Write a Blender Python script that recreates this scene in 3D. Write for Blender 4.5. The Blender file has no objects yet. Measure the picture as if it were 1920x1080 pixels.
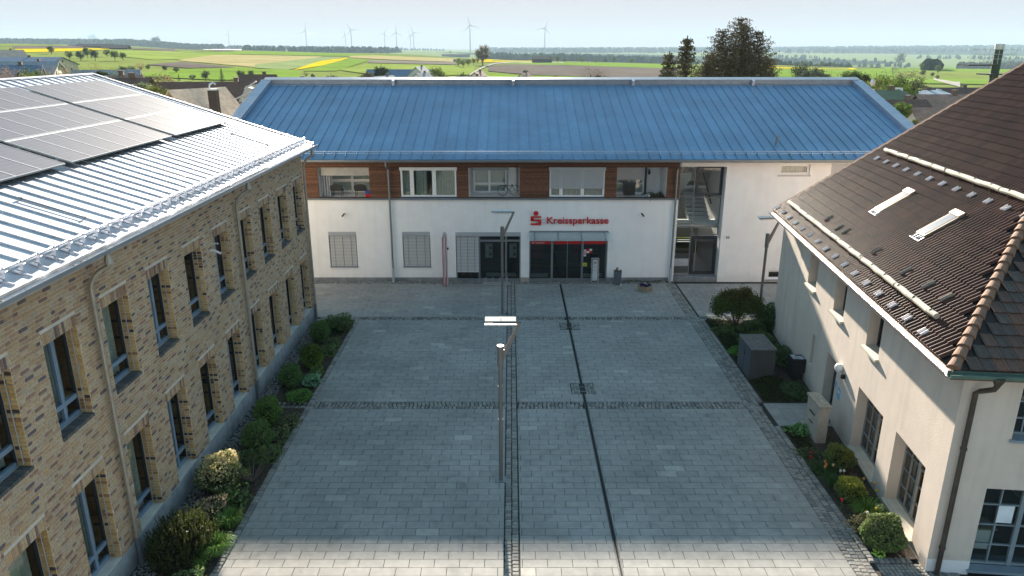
import bpy, math, random
import numpy as np
from mathutils import Matrix, Vector
random.seed(7); np.random.seed(7)
S = bpy.context.scene
COL = S.collection
R = math.radians

# ------------------------------------------------ camera, sky, sun, exposure
PITCH = math.atan(450/1380)
cam = bpy.data.cameras.new('camera'); camo = bpy.data.objects.new('camera', cam); COL.objects.link(camo)
cam.sensor_width = 36; cam.lens = 1380/1920*36; cam.clip_start = .2; cam.clip_end = 60000
cam.shift_x = 3/1920
camo.location = (0, 0, 11.7); camo.rotation_euler = (math.pi/2-PITCH, 0, 0)
S.camera = camo
SUN_EL, SUN_AZ = R(17.4), R(-2.7)         # azimuth from +Y, negative = to the left
w = bpy.data.worlds.new('World'); S.world = w; w.use_nodes = True
nt = w.node_tree; nt.nodes.clear()
sky = nt.nodes.new('ShaderNodeTexSky'); sky.sky_type = 'NISHITA'; sky.sun_disc = False
sky.sun_elevation = SUN_EL; sky.sun_rotation = SUN_AZ; sky.altitude = 500
sky.air_density = 1.0; sky.dust_density = 0.1; sky.ozone_density = 3
bg = nt.nodes.new('ShaderNodeBackground'); bg.inputs[1].default_value = .1
wo = nt.nodes.new('ShaderNodeOutputWorld')
v1 = nt.nodes.new('ShaderNodeVectorMath'); v1.operation = 'ADD'; v1.inputs[1].default_value = (1.15, .5, .22)      # hazy veil: evens out the sky's brightness
v2 = nt.nodes.new('ShaderNodeVectorMath'); v2.operation = 'DIVIDE'
v3 = nt.nodes.new('ShaderNodeVectorMath'); v3.operation = 'MULTIPLY'; v3.inputs[1].default_value = (1.68, 1.49, 1.53)
nt.links.new(sky.outputs[0], v1.inputs[0]); nt.links.new(sky.outputs[0], v2.inputs[0]); nt.links.new(v1.outputs[0], v2.inputs[1]); nt.links.new(v2.outputs[0], v3.inputs[0])
nt.links.new(v3.outputs[0], bg.inputs[0]); nt.links.new(bg.outputs[0], wo.inputs[0])
sl = bpy.data.lights.new('sun', 'SUN'); sl.energy = 4.0; sl.angle = R(.6); sl.color = (1, .89, .74)
so = bpy.data.objects.new('sun', sl); COL.objects.link(so)
sd = Vector((math.sin(SUN_AZ)*math.cos(SUN_EL), math.cos(SUN_AZ)*math.cos(SUN_EL), math.sin(SUN_EL)))
so.rotation_euler = (-sd).to_track_quat('-Z', 'Y').to_euler(); so.location = (0, -20, 60)
S.view_settings.view_transform = 'Standard'; S.view_settings.look = 'None'
S.view_settings.exposure = 2.33; S.view_settings.gamma = 1
S.render.engine = 'CYCLES'
S.cycles.max_bounces = 7; S.cycles.transparent_max_bounces = 24; S.cycles.volume_bounces = 0
S.cycles.caustics_reflective = False; S.cycles.caustics_refractive = False

# ------------------------------------------------ materials
MATS = {}
def mat(name, col, rough=.75, metal=0., var=.12, sc=3., bump=0., bsc=40., attr=False, spec=.4, var2=0., sc2=.6, trans=0., objrand=0., dirt=0., spots=0.):
    if name in MATS: return MATS[name]
    m = bpy.data.materials.new(name); m.use_nodes = True; MATS[name] = m
    n = m.node_tree.nodes; l = m.node_tree.links; b = n['Principled BSDF']; out = n['Material Output']
    b.inputs['Roughness'].default_value = rough; b.inputs['Metallic'].default_value = metal
    b.inputs['Specular IOR Level'].default_value = spec
    geo = n.new('ShaderNodeNewGeometry')
    def noise(scale, det=4):
        t = n.new('ShaderNodeTexNoise'); t.inputs['Scale'].default_value = scale; t.inputs['Detail'].default_value = det
        l.new(geo.outputs['Position'], t.inputs['Vector']); return t.outputs[0]
    if attr:
        a = n.new('ShaderNodeAttribute'); a.attribute_name = 'Col'; cur = a.outputs[0]
    else:
        rgb = n.new('ShaderNodeRGB'); rgb.outputs[0].default_value = (*col, 1); cur = rgb.outputs[0]
    def mulrange(cur, fac, amt):
        mr = n.new('ShaderNodeMapRange'); mr.inputs[1].default_value = .3; mr.inputs[2].default_value = .7
        mr.inputs[3].default_value = 1-amt; mr.inputs[4].default_value = 1+amt; l.new(fac, mr.inputs[0])
        vm = n.new('ShaderNodeVectorMath'); vm.operation = 'SCALE'
        l.new(cur, vm.inputs[0]); l.new(mr.outputs[0], vm.inputs['Scale']); return vm.outputs[0]
    if var: cur = mulrange(cur, noise(sc), var)
    if var2: cur = mulrange(cur, noise(sc2, 3), var2)
    if objrand:
        oi = n.new('ShaderNodeObjectInfo'); mr = n.new('ShaderNodeMapRange')
        mr.inputs[3].default_value = 1-objrand; mr.inputs[4].default_value = 1+objrand; l.new(oi.outputs['Random'], mr.inputs[0])
        vm = n.new('ShaderNodeVectorMath'); vm.operation = 'SCALE'; l.new(cur, vm.inputs[0]); l.new(mr.outputs[0], vm.inputs['Scale']); cur = vm.outputs[0]
    def darken(cur, fac_out, lo, hi, amt):
        mr = n.new('ShaderNodeMapRange'); mr.inputs[1].default_value = lo; mr.inputs[2].default_value = hi; mr.inputs[3].default_value = 1; mr.inputs[4].default_value = 1-amt
        l.new(fac_out, mr.inputs[0]); vm = n.new('ShaderNodeVectorMath'); vm.operation = 'SCALE'; l.new(cur, vm.inputs[0]); l.new(mr.outputs[0], vm.inputs['Scale']); return vm.outputs[0]
    if spots: cur = darken(cur, noise(1.7, 7), .55, .72, spots)
    if dirt:                                             # rain streaks and splash dirt at the foot
        mp = n.new('ShaderNodeMapping'); mp.inputs['Scale'].default_value = (2.6, 2.6, .22); l.new(geo.outputs['Position'], mp.inputs[0])
        tn = n.new('ShaderNodeTexNoise'); tn.inputs['Scale'].default_value = 1.3; tn.inputs['Detail'].default_value = 6; l.new(mp.outputs[0], tn.inputs['Vector']); cur = darken(cur, tn.outputs[0], .5, .75, dirt)
        sx = n.new('ShaderNodeSeparateXYZ'); l.new(geo.outputs['Position'], sx.inputs[0]); ad = n.new('ShaderNodeMath'); ad.operation = 'MULTIPLY_ADD'; ad.inputs[1].default_value = -.7
        l.new(noise(3.5, 5), ad.inputs[0]); l.new(sx.outputs[2], ad.inputs[2]); cur = darken(cur, ad.outputs[0], .15, -.35, dirt*1.6)
    l.new(cur, b.inputs['Base Color'])
    if bump:
        bp = n.new('ShaderNodeBump'); bp.inputs['Strength'].default_value = bump; bp.inputs['Distance'].default_value = .01
        l.new(noise(bsc, 5), bp.inputs['Height']); l.new(bp.outputs[0], b.inputs['Normal'])
    if trans:
        tr = n.new('ShaderNodeBsdfTranslucent'); l.new(cur, tr.inputs[0]); mx = n.new('ShaderNodeMixShader')
        mx.inputs[0].default_value = trans; l.new(b.outputs[0], mx.inputs[1]); l.new(tr.outputs[0], mx.inputs[2]); l.new(mx.outputs[0], out.inputs[0])
    return m
def frosted(name, k=.3, col=(.6, .66, .66)):
    m = glassmat(name, (.86, .92, .9)); n = m.node_tree.nodes; l = m.node_tree.links; o = n['Material Output']; prev = o.inputs[0].links[0].from_socket
    d = n.new('ShaderNodeBsdfDiffuse'); d.inputs[0].default_value = (*col, 1); t = n.new('ShaderNodeBsdfTranslucent'); t.inputs[0].default_value = (*col, 1); a = n.new('ShaderNodeAddShader'); l.new(d.outputs[0], a.inputs[0]); l.new(t.outputs[0], a.inputs[1])
    mx = n.new('ShaderNodeMixShader'); mx.inputs[0].default_value = k; l.new(prev, mx.inputs[1]); l.new(a.outputs[0], mx.inputs[2]); l.new(mx.outputs[0], o.inputs[0]); return m
def glassmat(name, tint=(.55, .62, .6), refl=1.0, rough=.02):
    m = bpy.data.materials.new(name); m.use_nodes = True; n = m.node_tree.nodes; l = m.node_tree.links; MATS[name] = m
    n.remove(n['Principled BSDF']); out = n['Material Output']
    t = n.new('ShaderNodeBsdfTransparent'); t.inputs[0].default_value = (*tint, 1)
    g = n.new('ShaderNodeBsdfGlossy'); g.inputs['Roughness'].default_value = rough; g.inputs[0].default_value = (refl, refl, refl, 1)
    lw_ = n.new('ShaderNodeLayerWeight'); lw_.inputs[0].default_value = .5; pw = n.new('ShaderNodeMath'); pw.operation = 'POWER'; pw.inputs[1].default_value = 4.5; l.new(lw_.outputs['Facing'], pw.inputs[0])
    f = n.new('ShaderNodeMath'); f.operation = 'MULTIPLY_ADD'; f.inputs[1].default_value = .9; f.inputs[2].default_value = .075; l.new(pw.outputs[0], f.inputs[0])
    mx = n.new('ShaderNodeMixShader'); l.new(f.outputs[0], mx.inputs[0]); l.new(t.outputs[0], mx.inputs[1]); l.new(g.outputs[0], mx.inputs[2]); l.new(mx.outputs[0], out.inputs[0])
    return m
BM = mat('brick', (1, 1, 1), .9, attr=True, spec=.2, var=.2, sc=22, var2=.09, sc2=.8, bump=.4, bsc=90)
MORT = mat('mortar', (.62, .57, .50), .95, bump=.2)
PAV = mat('paver', (1, 1, 1), .8, attr=True, var=.10, sc=5, var2=.15, sc2=.35, spots=.2, bump=.15, bsc=250, spec=.3)
COB = mat('granite', (1, 1, 1), .8, attr=True, var=.25, sc=25, bump=.4, bsc=60)
JOINT = mat('joint_sand', (.035, .033, .03), .95, var=.25, sc=20)
WHITE = mat('white_plaster', (.87, .855, .86), .9, var=.03, sc=2, bump=.15, bsc=120, var2=.035, sc2=.4, dirt=.06)
CREAM = mat('cream_plaster', (.68, .585, .51), .92, var=.03, sc=3, bump=.7, bsc=42, var2=.045, sc2=.7, dirt=.14)
CONC = mat('concrete', (.36, .38, .40), .85, var=.12, sc=4, bump=.2, bsc=60, var2=.1, sc2=.8, dirt=.3)
ZINC = mat('zinc_sheet', (.60, .62, .67), .46, .85, var=.05, sc=2, var2=.06, sc2=.5)
BLUEZ = mat('blue_grey_sheet', (.125, .265, .43), .40, .35, var=.07, sc=5, var2=.14, sc2=.45, objrand=.06)
GREYM = mat('grey_metal', (.22, .24, .26), .45, .5, var=.06)
DGREY = mat('anthracite_metal', (.045, .05, .06), .45, .3, var=.06)
LGREY = mat('light_grey_metal', (.42, .44, .47), .5, .2, var=.04)
BLUEF = mat('blue_grey_frame', (.20, .28, .38), .5, 0., var=.05)
WFRAME = mat('white_frame', (.8, .8, .8), .4, var=.02)
COPPER = mat('brown_copper', (.26, .19, .14), .5, .4, var=.15, sc=6)
PIPE = mat('pipe_zinc', (.42, .38, .33), .42, .5, var=.12, sc=5)
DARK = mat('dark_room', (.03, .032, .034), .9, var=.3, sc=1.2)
CURT = mat('curtain', (.72, .72, .66), .9, var=.15, sc=9, trans=.3)
GLASS = glassmat('window_glass', (.62, .70, .68)); DGLASS = glassmat('dark_glass', (.32, .35, .35))
CGLASS = glassmat('clear_glass', (.86, .92, .9))
WOOD = mat('larch_cladding', (.175, .08, .046), .8, var=.3, sc=14, objrand=.3, bump=.3, bsc=60)
OLDW = mat('weathered_wood', (.30, .24, .17), .85, var=.25, sc=14, bump=.3)
RED = mat('signal_red', (.55, .005, .01), .4, var=.03)
BLACK = mat('black_plastic', (.02, .02, .022), .5, var=.1)
SOIL = mat('soil', (.055, .04, .028), .95, var=.4, sc=14, bump=.8, bsc=30)
TILE = mat('roof_tile', (1, 1, 1), .46, attr=True, var=.2, sc=22, bump=.15, bsc=90, spec=.22, var2=.15, sc2=1.1)
LEAF = mat('leaves', (1, 1, 1), .6, attr=True, var=.25, sc=9, trans=.28, spec=.18)
TLEAF = mat('tree_leaves', (1, 1, 1), .8, attr=True, var=.2, sc=.8, trans=.3, spec=.05)
NEEDLE = mat('needles', (1, 1, 1), .8, spec=.1, attr=True, var=.25, sc=1.5, trans=.12)
BARK = mat('bark', (.11, .085, .065), .9, var=.3, sc=8, bump=.6, bsc=25)
PEB = mat('pebbles', (1, 1, 1), .7, attr=True, var=.2, sc=30)

# ------------------------------------------------ mesh helpers
ORG = {}
class MB:
    def __init__(s, M=None): s.v = []; s.f = []; s.mi = []; s.c = []; s.M = M; s.flip = bool(M and M.determinant() < 0); s.anyc = False
    def raw(s, vs, fs, mi=0, col=None, M=None):
        M2 = M if M is not None else s.M
        fl = bool(M2 and M2.determinant() < 0)
        b = len(s.v)
        for p in vs: s.v.append(tuple(M2 @ Vector(p)) if M2 else tuple(p))
        for f in fs:
            f = [b+i for i in f]
            if fl: f.reverse()
            s.f.append(f); s.mi.append(mi); s.c.append(col)
        if col is not None: s.anyc = True
        return s
    def box(s, x0, x1, y0, y1, z0, z1, mi=0, col=None, M=None):
        vs = [(x, y, z) for z in (z0, z1) for y in (y0, y1) for x in (x0, x1)]
        return s.raw(vs, [(0, 2, 3, 1), (4, 5, 7, 6), (0, 1, 5, 4), (2, 6, 7, 3), (0, 4, 6, 2), (1, 3, 7, 5)], mi, col, M)
    def prism(s, poly, y0, y1, axis='y', mi=0, col=None):     # poly = 2D outline, extruded along axis
        def P(a, b, t): return {'y': (a, t, b), 'x': (t, a, b), 'z': (a, b, t)}[axis]
        n = len(poly); vs = [P(a, b, y0) for a, b in poly]+[P(a, b, y1) for a, b in poly]
        fs = [tuple(range(n)), tuple(range(2*n-1, n-1, -1))]+[(i, i+n, (i+1) % n+n, (i+1) % n) for i in range(n)]
        return s.raw(vs, fs, mi, col)
    def tube(s, pts, r, n=8, mi=0, col=None, cap=True):
        pts = [Vector(p) for p in pts]; rs = r if isinstance(r, (list, tuple)) else [r]*len(pts)
        vs = []; fs = []; N = len(pts); ref = None
        for i, p in enumerate(pts):
            d = (pts[min(i+1, N-1)]-pts[max(i-1, 0)]).normalized()
            if ref is None: ref = Vector((0, 0, 1)) if abs(d.z) < .9 else Vector((1, 0, 0))
            a = d.cross(ref)
            if a.length < 1e-4: a = d.orthogonal()
            a.normalize(); b = a.cross(d).normalized(); ref = b.copy() if abs(b.dot(d)) < .9 else ref
            for k in range(n):
                t = 2*math.pi*k/n; vs.append(p+a*(math.cos(t)*rs[i])+b*(math.sin(t)*rs[i]))
        for i in range(N-1):
            for k in range(n): fs.append((i*n+k, i*n+(k+1) % n, (i+1)*n+(k+1) % n, (i+1)*n+k))
        if cap: fs.append(tuple(range(n-1, -1, -1))); fs.append(tuple((N-1)*n+k for k in range(n)))
        return s.raw(vs, fs, mi, col)
    def quad(s, a, b, c, d, mi=0, col=None): return s.raw([a, b, c, d], [(0, 1, 2, 3)], mi, col)
    def lathe(s, prof, c=(0, 0, 0), n=16, mi=0, col=None):
        vs = [(c[0]+r*math.cos(2*math.pi*k/n), c[1]+r*math.sin(2*math.pi*k/n), c[2]+z) for r, z in prof for k in range(n)]
        fs = [(i*n+k, i*n+(k+1) % n, (i+1)*n+(k+1) % n, (i+1)*n+k) for i in range(len(prof)-1) for k in range(n)]
        fs += [tuple(range(n-1, -1, -1)), tuple((len(prof)-1)*n+k for k in range(n))]
        return s.raw(vs, fs, mi, col)
    def mesh(s, name, mats, base=(0, 0, 0), smooth=False):
        me = bpy.data.meshes.new(name); b = Vector(base)
        me.from_pydata([(v[0]-b[0], v[1]-b[1], v[2]-b[2]) for v in s.v], [], s.f)
        mats = mats if isinstance(mats, (list, tuple)) else [mats]
        for m in mats: me.materials.append(m)
        if len(mats) > 1: me.polygons.foreach_set('material_index', s.mi)
        if s.anyc:
            ca = me.color_attributes.new('Col', 'FLOAT_COLOR', 'CORNER'); arr = []
            for f, c in zip(s.f, s.c):
                c = c or (.5, .5, .5); arr += [c[0], c[1], c[2], 1.]*len(f)
            ca.data.foreach_set('color', arr)
        if smooth: me.polygons.foreach_set('use_smooth', [True]*len(me.polygons))
        me.update(); return me
def base_of(o): return ORG.get(o.name, Vector((0, 0, 0)))
def tag(o, label=None, cat=None, group=None, kind=None):
    for k, v in (('label', label), ('category', cat), ('group', group), ('kind', kind)):
        if v: o[k] = v
    return o
def thing(name, label, cat, loc=(0, 0, 0), group=None, rz=0):
    o = bpy.data.objects.new(name, None); COL.objects.link(o); o.location = loc; o.rotation_euler[2] = rz; o.empty_display_size = .3
    ORG[o.name] = Vector(loc); return tag(o, label, cat, group)
def obj(name, mb, mats, parent=None, smooth=False, kind=None, label=None, base=None):
    bs = base_of(parent) if parent else Vector(base or (0, 0, 0))
    me = mb.mesh(name, mats, bs, smooth) if isinstance(mb, MB) else mb
    o = bpy.data.objects.new(name, me); COL.objects.link(o)
    if parent: o.parent = parent
    else: o.location = bs
    ORG[o.name] = bs
    return tag(o, label, kind=kind)
def copy_tree(o, loc=None, label=None, rz=None, parent=None):
    c = o.copy(); COL.objects.link(c)
    if parent: c.parent = parent
    if loc is not None: c.location = loc; ORG[c.name] = Vector(loc)
    if rz is not None: c.rotation_euler[2] = rz
    if label: c['label'] = label
    for ch in list(o.children): copy_tree(ch, parent=c)
    return c
CP, SP = math.cos(PITCH), math.sin(PITCH)
def proj(p):
    d = p[1]*CP-(p[2]-11.7)*SP; v = -(p[2]-11.7)*CP-p[1]*SP
    return (957+1380*p[0]/d, 540+1380*v/d, d) if d > .1 else (-9999, -9999, -1)
def ray(x, y):
    u = (x-957)/1380; v = (y-540)/1380
    return Vector((u, CP-v*SP, -SP-v*CP))
PM = {}
def pieces(parent, name, items, mats, M=None, lim=300, protos=None, restname=None):
    """items: (centre, (dx,dy,dz) or proto key, colour, rz).  The largest in view become objects, the rest one joined part."""
    M = M or Matrix.Identity(4); bs = base_of(parent); sc = []
    for i, it in enumerate(items):
        p = M @ Vector(it[0]); x, y, d = proj(p)
        s = -1
        if -10 < x < 1930 and -10 < y < 1090 and d > 0:
            k = it[1]; a = (sorted(k)[1]*sorted(k)[2]) if isinstance(k, tuple) else 1
            s = a/d/d
        sc.append((s, i))
    sc.sort(reverse=True); top = set(i for s, i in sc[:lim] if s > 0)
    rest = MB(); R3 = M.to_3x3().to_4x4()
    for i, it in enumerate(items):
        c, k, col, rz = it
        key = (name, k if not isinstance(k, tuple) else tuple(round(q, 3) for q in k), col)
        if i in top:
            if key not in PM:
                mb = MB()
                if isinstance(k, tuple):
                    a, b, h = k[0]/2, k[1]/2, k[2]/2; mb.box(-a, a, -b, b, -h, h, 0, col)
                else: vs, fs = protos[k]; mb.raw(vs, fs, 0, col)
                PM[key] = mb.mesh(name, mats)
            o = bpy.data.objects.new(name, PM[key]); COL.objects.link(o); o.parent = parent
            L = Matrix.Translation(-bs) @ M @ Matrix.Translation(Vector(c)) @ Matrix.Rotation(rz, 4, 'Z')
            if L.determinant() < 0: L = L @ Matrix.Diagonal((1, -1, 1, 1))
            o.matrix_local = L
        else:
            T = M @ Matrix.Translation(Vector(c)) @ Matrix.Rotation(rz, 4, 'Z')
            if isinstance(k, tuple):
                a, b, h = k[0]/2, k[1]/2, k[2]/2; rest.box(-a, a, -b, b, -h, h, 0, col, M=T)
            else: vs, fs = protos[k]; rest.raw(vs, fs, 0, col, M=T)
    if rest.v: obj(restname or name+'_field', rest, mats, parent, kind='stuff')
def wallrects(u0, u1, z0, z1, ops):
    us = sorted({u0, u1, *[q for o in ops for q in o[:2] if u0 < q < u1]}); zs = sorted({z0, z1, *[q for o in ops for q in o[2:4] if z0 < q < z1]})
    out = []
    for a, b in zip(zs, zs[1:]):
        st = None
        for c, d in zip(us, us[1:]):
            m, n = (c+d)/2, (a+b)/2
            inside = any(o[0] < m < o[1] and o[2] < n < o[3] for o in ops)
            if not inside and st is None: st = c
            if inside and st is not None: out.append((st, c, a, b)); st = None
        if st is not None: out.append((st, us[-1], a, b))
    return out
def window(M, parent, u0, u1, z0, z1, w=-.25, fm=None, gm=None, cols=(), rows=(), fw=.06, fd=.07, curtain=None, room=True, name='window', bw=.045):
    """frame (part) > pane (sub-part); cols / rows are mullion positions 0..1"""
    fm = fm or WFRAME; gm = gm or GLASS
    mb = MB(M); a, b = w-fd, w
    mb.box(u0, u0+fw, a, b, z0, z1).box(u1-fw, u1, a, b, z0, z1).box(u0+fw, u1-fw, a, b, z0, z0+fw).box(u0+fw, u1-fw, a, b, z1-fw, z1)
    U = [u0+fw]+[u0+(u1-u0)*c for c in cols]+[u1-fw]; Z = [z0+fw]+[z0+(z1-z0)*r for r in rows]+[z1-fw]
    for c in U[1:-1]: mb.box(c-bw/2, c+bw/2, a+.004, b+.004, z0+fw, z1-fw)
    for r in Z[1:-1]: mb.box(u0+fw, u1-fw, a+.007, b-.003, r-bw/2, r+bw/2)
    o = obj(name, mb, fm, parent)
    for i in range(len(U)-1):
        for j in range(len(Z)-1):
            g = MB(M); y = (a+b)/2
            g.quad((U[i], y, Z[j]), (U[i+1], y, Z[j]), (U[i+1], y, Z[j+1]), (U[i], y, Z[j+1]))
            p = obj('pane', g, gm, o)
    if curtain:
        for (c0, c1) in curtain:
            cb = MB(M); n = max(6, int((c1-c0)/.05)); pts = [(c0+(c1-c0)*k/n, w-.2+.025*math.sin(k*2.4)) for k in range(n+1)]
            for k in range(n):
                cb.quad((pts[k][0], pts[k][1], z0+.03), (pts[k+1][0], pts[k+1][1], z0+.03), (pts[k+1][0], pts[k+1][1], z1), (pts[k][0], pts[k][1], z1))
            obj('curtain', cb, CURT, o)
    return o
def text_mesh(body, size, depth, base_pt, M, mats, parent, name='lettering', bold=0., sx=1.):
    cu = bpy.data.curves.new('t', 'FONT'); cu.body = body; cu.size = size; cu.extrude = depth; cu.offset = bold
    to = bpy.data.objects.new('t', cu); COL.objects.link(to); bpy.context.view_layer.update()
    me = bpy.data.meshes.new_from_object(to.evaluated_get(bpy.context.evaluated_depsgraph_get()))
    bpy.data.objects.remove(to); bpy.data.curves.remove(cu)
    me.materials.clear(); me.materials.append(mats); bs = base_of(parent)
    for v in me.vertices:
        p = M @ Vector((base_pt[0]+v.co.x*sx, base_pt[1]+v.co.z, base_pt[2]+v.co.y)); v.co = p-bs
    if M.determinant() > 0: me.flip_normals()
    me.update(); me.name = name
    o = bpy.data.objects.new(name, me); COL.objects.link(o); o.parent = parent; return o
def frame(origin, u, wv): return Matrix(((u[0], wv[0], 0, origin[0]), (u[1], wv[1], 0, origin[1]), (0, 0, 1, origin[2] if len(origin) > 2 else 0), (0, 0, 0, 1)))
# quads mesh from numpy (leaves)
def npquads(P, C):
    n = len(P)//4; me = bpy.data.meshes.new('leaves'); me.vertices.add(4*n); me.vertices.foreach_set('co', P.astype(np.float32).ravel())
    me.loops.add(4*n); me.loops.foreach_set('vertex_index', np.arange(4*n, dtype=np.int32)); me.polygons.add(n)
    me.polygons.foreach_set('loop_start', np.arange(0, 4*n, 4, dtype=np.int32)); me.polygons.foreach_set('loop_total', np.full(n, 4, dtype=np.int32))
    ca = me.color_attributes.new('Col', 'FLOAT_COLOR', 'CORNER'); CC = np.ones((n, 4, 4), dtype=np.float32); CC[:, :, :3] = C[:, None, :]
    ca.data.foreach_set('color', CC.ravel()); me.update(calc_edges=True); return me
def leaves(centers, size, cols, rng, dirs=None, aspect=1.8, up=0.):
    """leaf-shaped quads (kite) at centres, random tilt"""
    n = len(centers); size = np.broadcast_to(np.asarray(size, dtype=float), (n,))[:, None]
    a = rng.normal(size=(n, 3)) if dirs is None else dirs+rng.normal(size=(n, 3))*.25
    a[:, 2] += up; a /= np.linalg.norm(a, axis=1)[:, None]+1e-9
    r = rng.normal(size=(n, 3)); b = np.cross(a, r); b /= np.linalg.norm(b, axis=1)[:, None]+1e-9
    P = np.empty((n, 4, 3)); L = size*aspect/2
    P[:, 0] = centers-a*L; P[:, 1] = centers-b*size/2; P[:, 2] = centers+a*L; P[:, 3] = centers+b*size/2
    return P.reshape(-1, 3), cols
def colvar(rng, base, n, v=.3, hue=.12):
    c = np.array(base)[None, :]*(1+rng.uniform(-v, v, (n, 1)))*(1+rng.uniform(-hue, hue, (n, 3))); return np.clip(c, .004, .95)
def sphere_pts(rng, n, lo=.82, hi=1.04):
    d = rng.normal(size=(n, 3)); d /= np.linalg.norm(d, axis=1)[:, None]
    return d*rng.uniform(lo, hi, (n, 1)), d
# ================================================= TOWN HALL (brick, left)
def rathaus():
    T = thing('brick_town_hall', 'long yellow brick building with bright zinc roof along the left of the square', 'building', (-8.9, 19, 0))
    M = frame((-8.9, 0, 0), (0, 1), (1, 0)); Y0, Y1 = 4.5, 31.5; rnd = random.Random(3)
    ops = []
    for k in range(-4, 9):
        u = 12.98+2.115*k; ops.append((u, u+1.15, .62, 2.95)); ops.append((u, u+1.15, 4.3, 6.29))
    # masonry core
    mb = MB(M)
    for a, b, c, d in wallrects(Y0, Y1, .6, 7.45, ops): mb.box(a, b, -.34, -.007, c, d)
    obj('wall', mb, MORT, T)
    mb = MB(M); mb.box(Y0, Y1, -.34, .03, -.4, .6); obj('plinth', mb, CONC, T)
    mb = MB(); mb.box(-26, -9.26, Y1-.3, Y1-.012, 0, 7.5).prism([(-26, 7.5), (-9.26, 7.5), (-17.3, 10.35)], Y1-.3, Y1-.012); mb.box(-26, -9.26, 4.5, 4.8, 0, 7.4); obj('end_wall', mb, MORT, T)
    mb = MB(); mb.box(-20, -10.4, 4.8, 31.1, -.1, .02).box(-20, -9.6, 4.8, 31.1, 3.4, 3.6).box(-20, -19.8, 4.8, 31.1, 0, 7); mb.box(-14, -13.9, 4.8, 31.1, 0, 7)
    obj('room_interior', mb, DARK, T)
    pal = [(.50, .355, .22)]*6+[(.52, .39, .265)]*6+[(.46, .355, .26)]*3+[(.49, .325, .19)]*3+[(.45, .29, .18)]*3+[(.35, .215, .15)]*3+[(.27, .165, .13)]*3+[(.17, .13, .13)]*2
    warm_bounce = [(.66, .43, .19)]*8+[(.70, .48, .23)]*7+[(.60, .37, .15)]*5+[(.40, .21, .09)]*3+[(.12, .075, .06)]*2  # reveal bricks: warm bounced light put into their colour
    items = []; h = .0833; j = .016
    def soldier(o): return (o[0]-.02, o[1]+.02, o[3], o[3]+.245)
    sold = [soldier(o) for o in ops]
    nrow = int((7.42-.6)/h); lpal, dpal, curd = pal[:21], pal[21:], []
    for r in range(nrow):
        prevd, curd = curd, []
        z = .6+r*h; zc = z+h/2; blk = []
        for o in ops+sold:
            if o[2]-h*.45 < zc < o[3]+h*.45: blk.append((o[0], o[1]))
        blk.sort(); segs = []; a = Y0
        for b in blk:
            if b[0] > a: segs.append((a, b[0]))
            a = max(a, b[1])
        segs.append((a, Y1))
        off = (r*.0833+(.06 if r % 2 else 0)) % .25
        for a, b in segs:
            u = math.floor((a-off)/.25)*.25+off
            while u < b-.02:
                L = .25 if rnd.random() < .82 else .125
                s, e = max(a, u), min(b, u+L)
                if e-s > .04:
                    dk = rnd.random() < .40 and not any(q[0] < e and q[1] > s for q in prevd) and not (curd and curd[-1][1] > s-.01)
                    if dk: curd.append((s, e)); dk = rnd.random() < .8 or e-s < .2
                    items.append((((s+e)/2, -.010+rnd.uniform(-.003, .003), zc), (round(e-s-j, 3), .022, h-j), rnd.choice(dpal if dk else lpal), 0))
                u += L
    for o in ops:                                       # upright bricks over openings, brick reveals, upright sills
        n = int((o[1]-o[0]+.04)/.0833); st = (o[1]-o[0]+.04)/n
        for k in range(n):
            items.append(((o[0]-.02+(k+.5)*st, -.011, o[3]+.1225), (round(st-j, 3), .024, .232), rnd.choice(pal), 0))
        for r in range(int((o[3]-o[2])/h)+1):
            z = o[2]+(r+.5)*h
            if z+h/2 > o[3]+.03: break
            for side, uu in ((1, o[1]), (-1, o[0])):
                if r % 2: items.append(((uu-side*.004, -.128, z), (.02, .232, h-j), rnd.choice(warm_bounce), 0))
                else:
                    items.append(((uu-side*.004, -.07, z), (.02, .112, h-j), rnd.choice(warm_bounce), 0)); items.append(((uu-side*.004, -.19, z), (.02, .108, h-j), rnd.choice(warm_bounce), 0))
        if o[2] > 3:
            n = 15; st = (o[1]-o[0])/n
            for k in range(n): items.append(((o[0]+(k+.5)*st, -.105, o[2]-.03+.0), (round(st-.01, 3), .25, .07), rnd.choice([(.12, .12, .115), (.16, .15, .14), (.10, .105, .11)]), 0))
    pieces(T, 'brick', items, BM, M)
    # windows
    for i, o in enumerate(ops):
        k = (i//2)
        if o[1] < 8: continue
        var = (k % 2 == 0)
        cols = (.55,) if var else ()
        z1, z0 = o[3], o[2]; hh = z1-z0; tr = .43/hh
        low = window(M, T, o[0]+.01, o[1]-.01, z0+.01, z1-.01, -.27, DGREY, GLASS, cols=cols, rows=(tr,), fw=.035, curtain=[(o[0]+.35+.2*(k % 3), o[1]-.08)] if k % 4 != 1 else [(o[0]+.7, o[1]-.06)], bw=.075)
        mb = MB(M); zt = z0+.43; mb.box(o[0]+.05, o[1]-.05, -.335, -.255, z0+.012, z0+.10).box(o[0]+.05, o[1]-.05, -.335, -.255, zt-.05, zt+.05)
        if var: uc = o[0]+.55*(o[1]-o[0]); mb.box(uc-.05, uc+.05, -.332, -.252, z0+.1, zt-.05).box(uc-.05, uc+.05, -.332, -.252, zt+.05, z1-.02)
        obj('sash', mb, BLUEF, low)
        mb = MB(M); mb.tube([(o[1]-.06, -.12, z0+.05), (o[1]-.06, -.12, z1-.03)], .011, 6); mb.box(o[1]-.09, o[1], -.135, -.105, z0+hh*.52, z0+hh*.54)
        obj('blind_guide', mb, LGREY, T)
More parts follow.
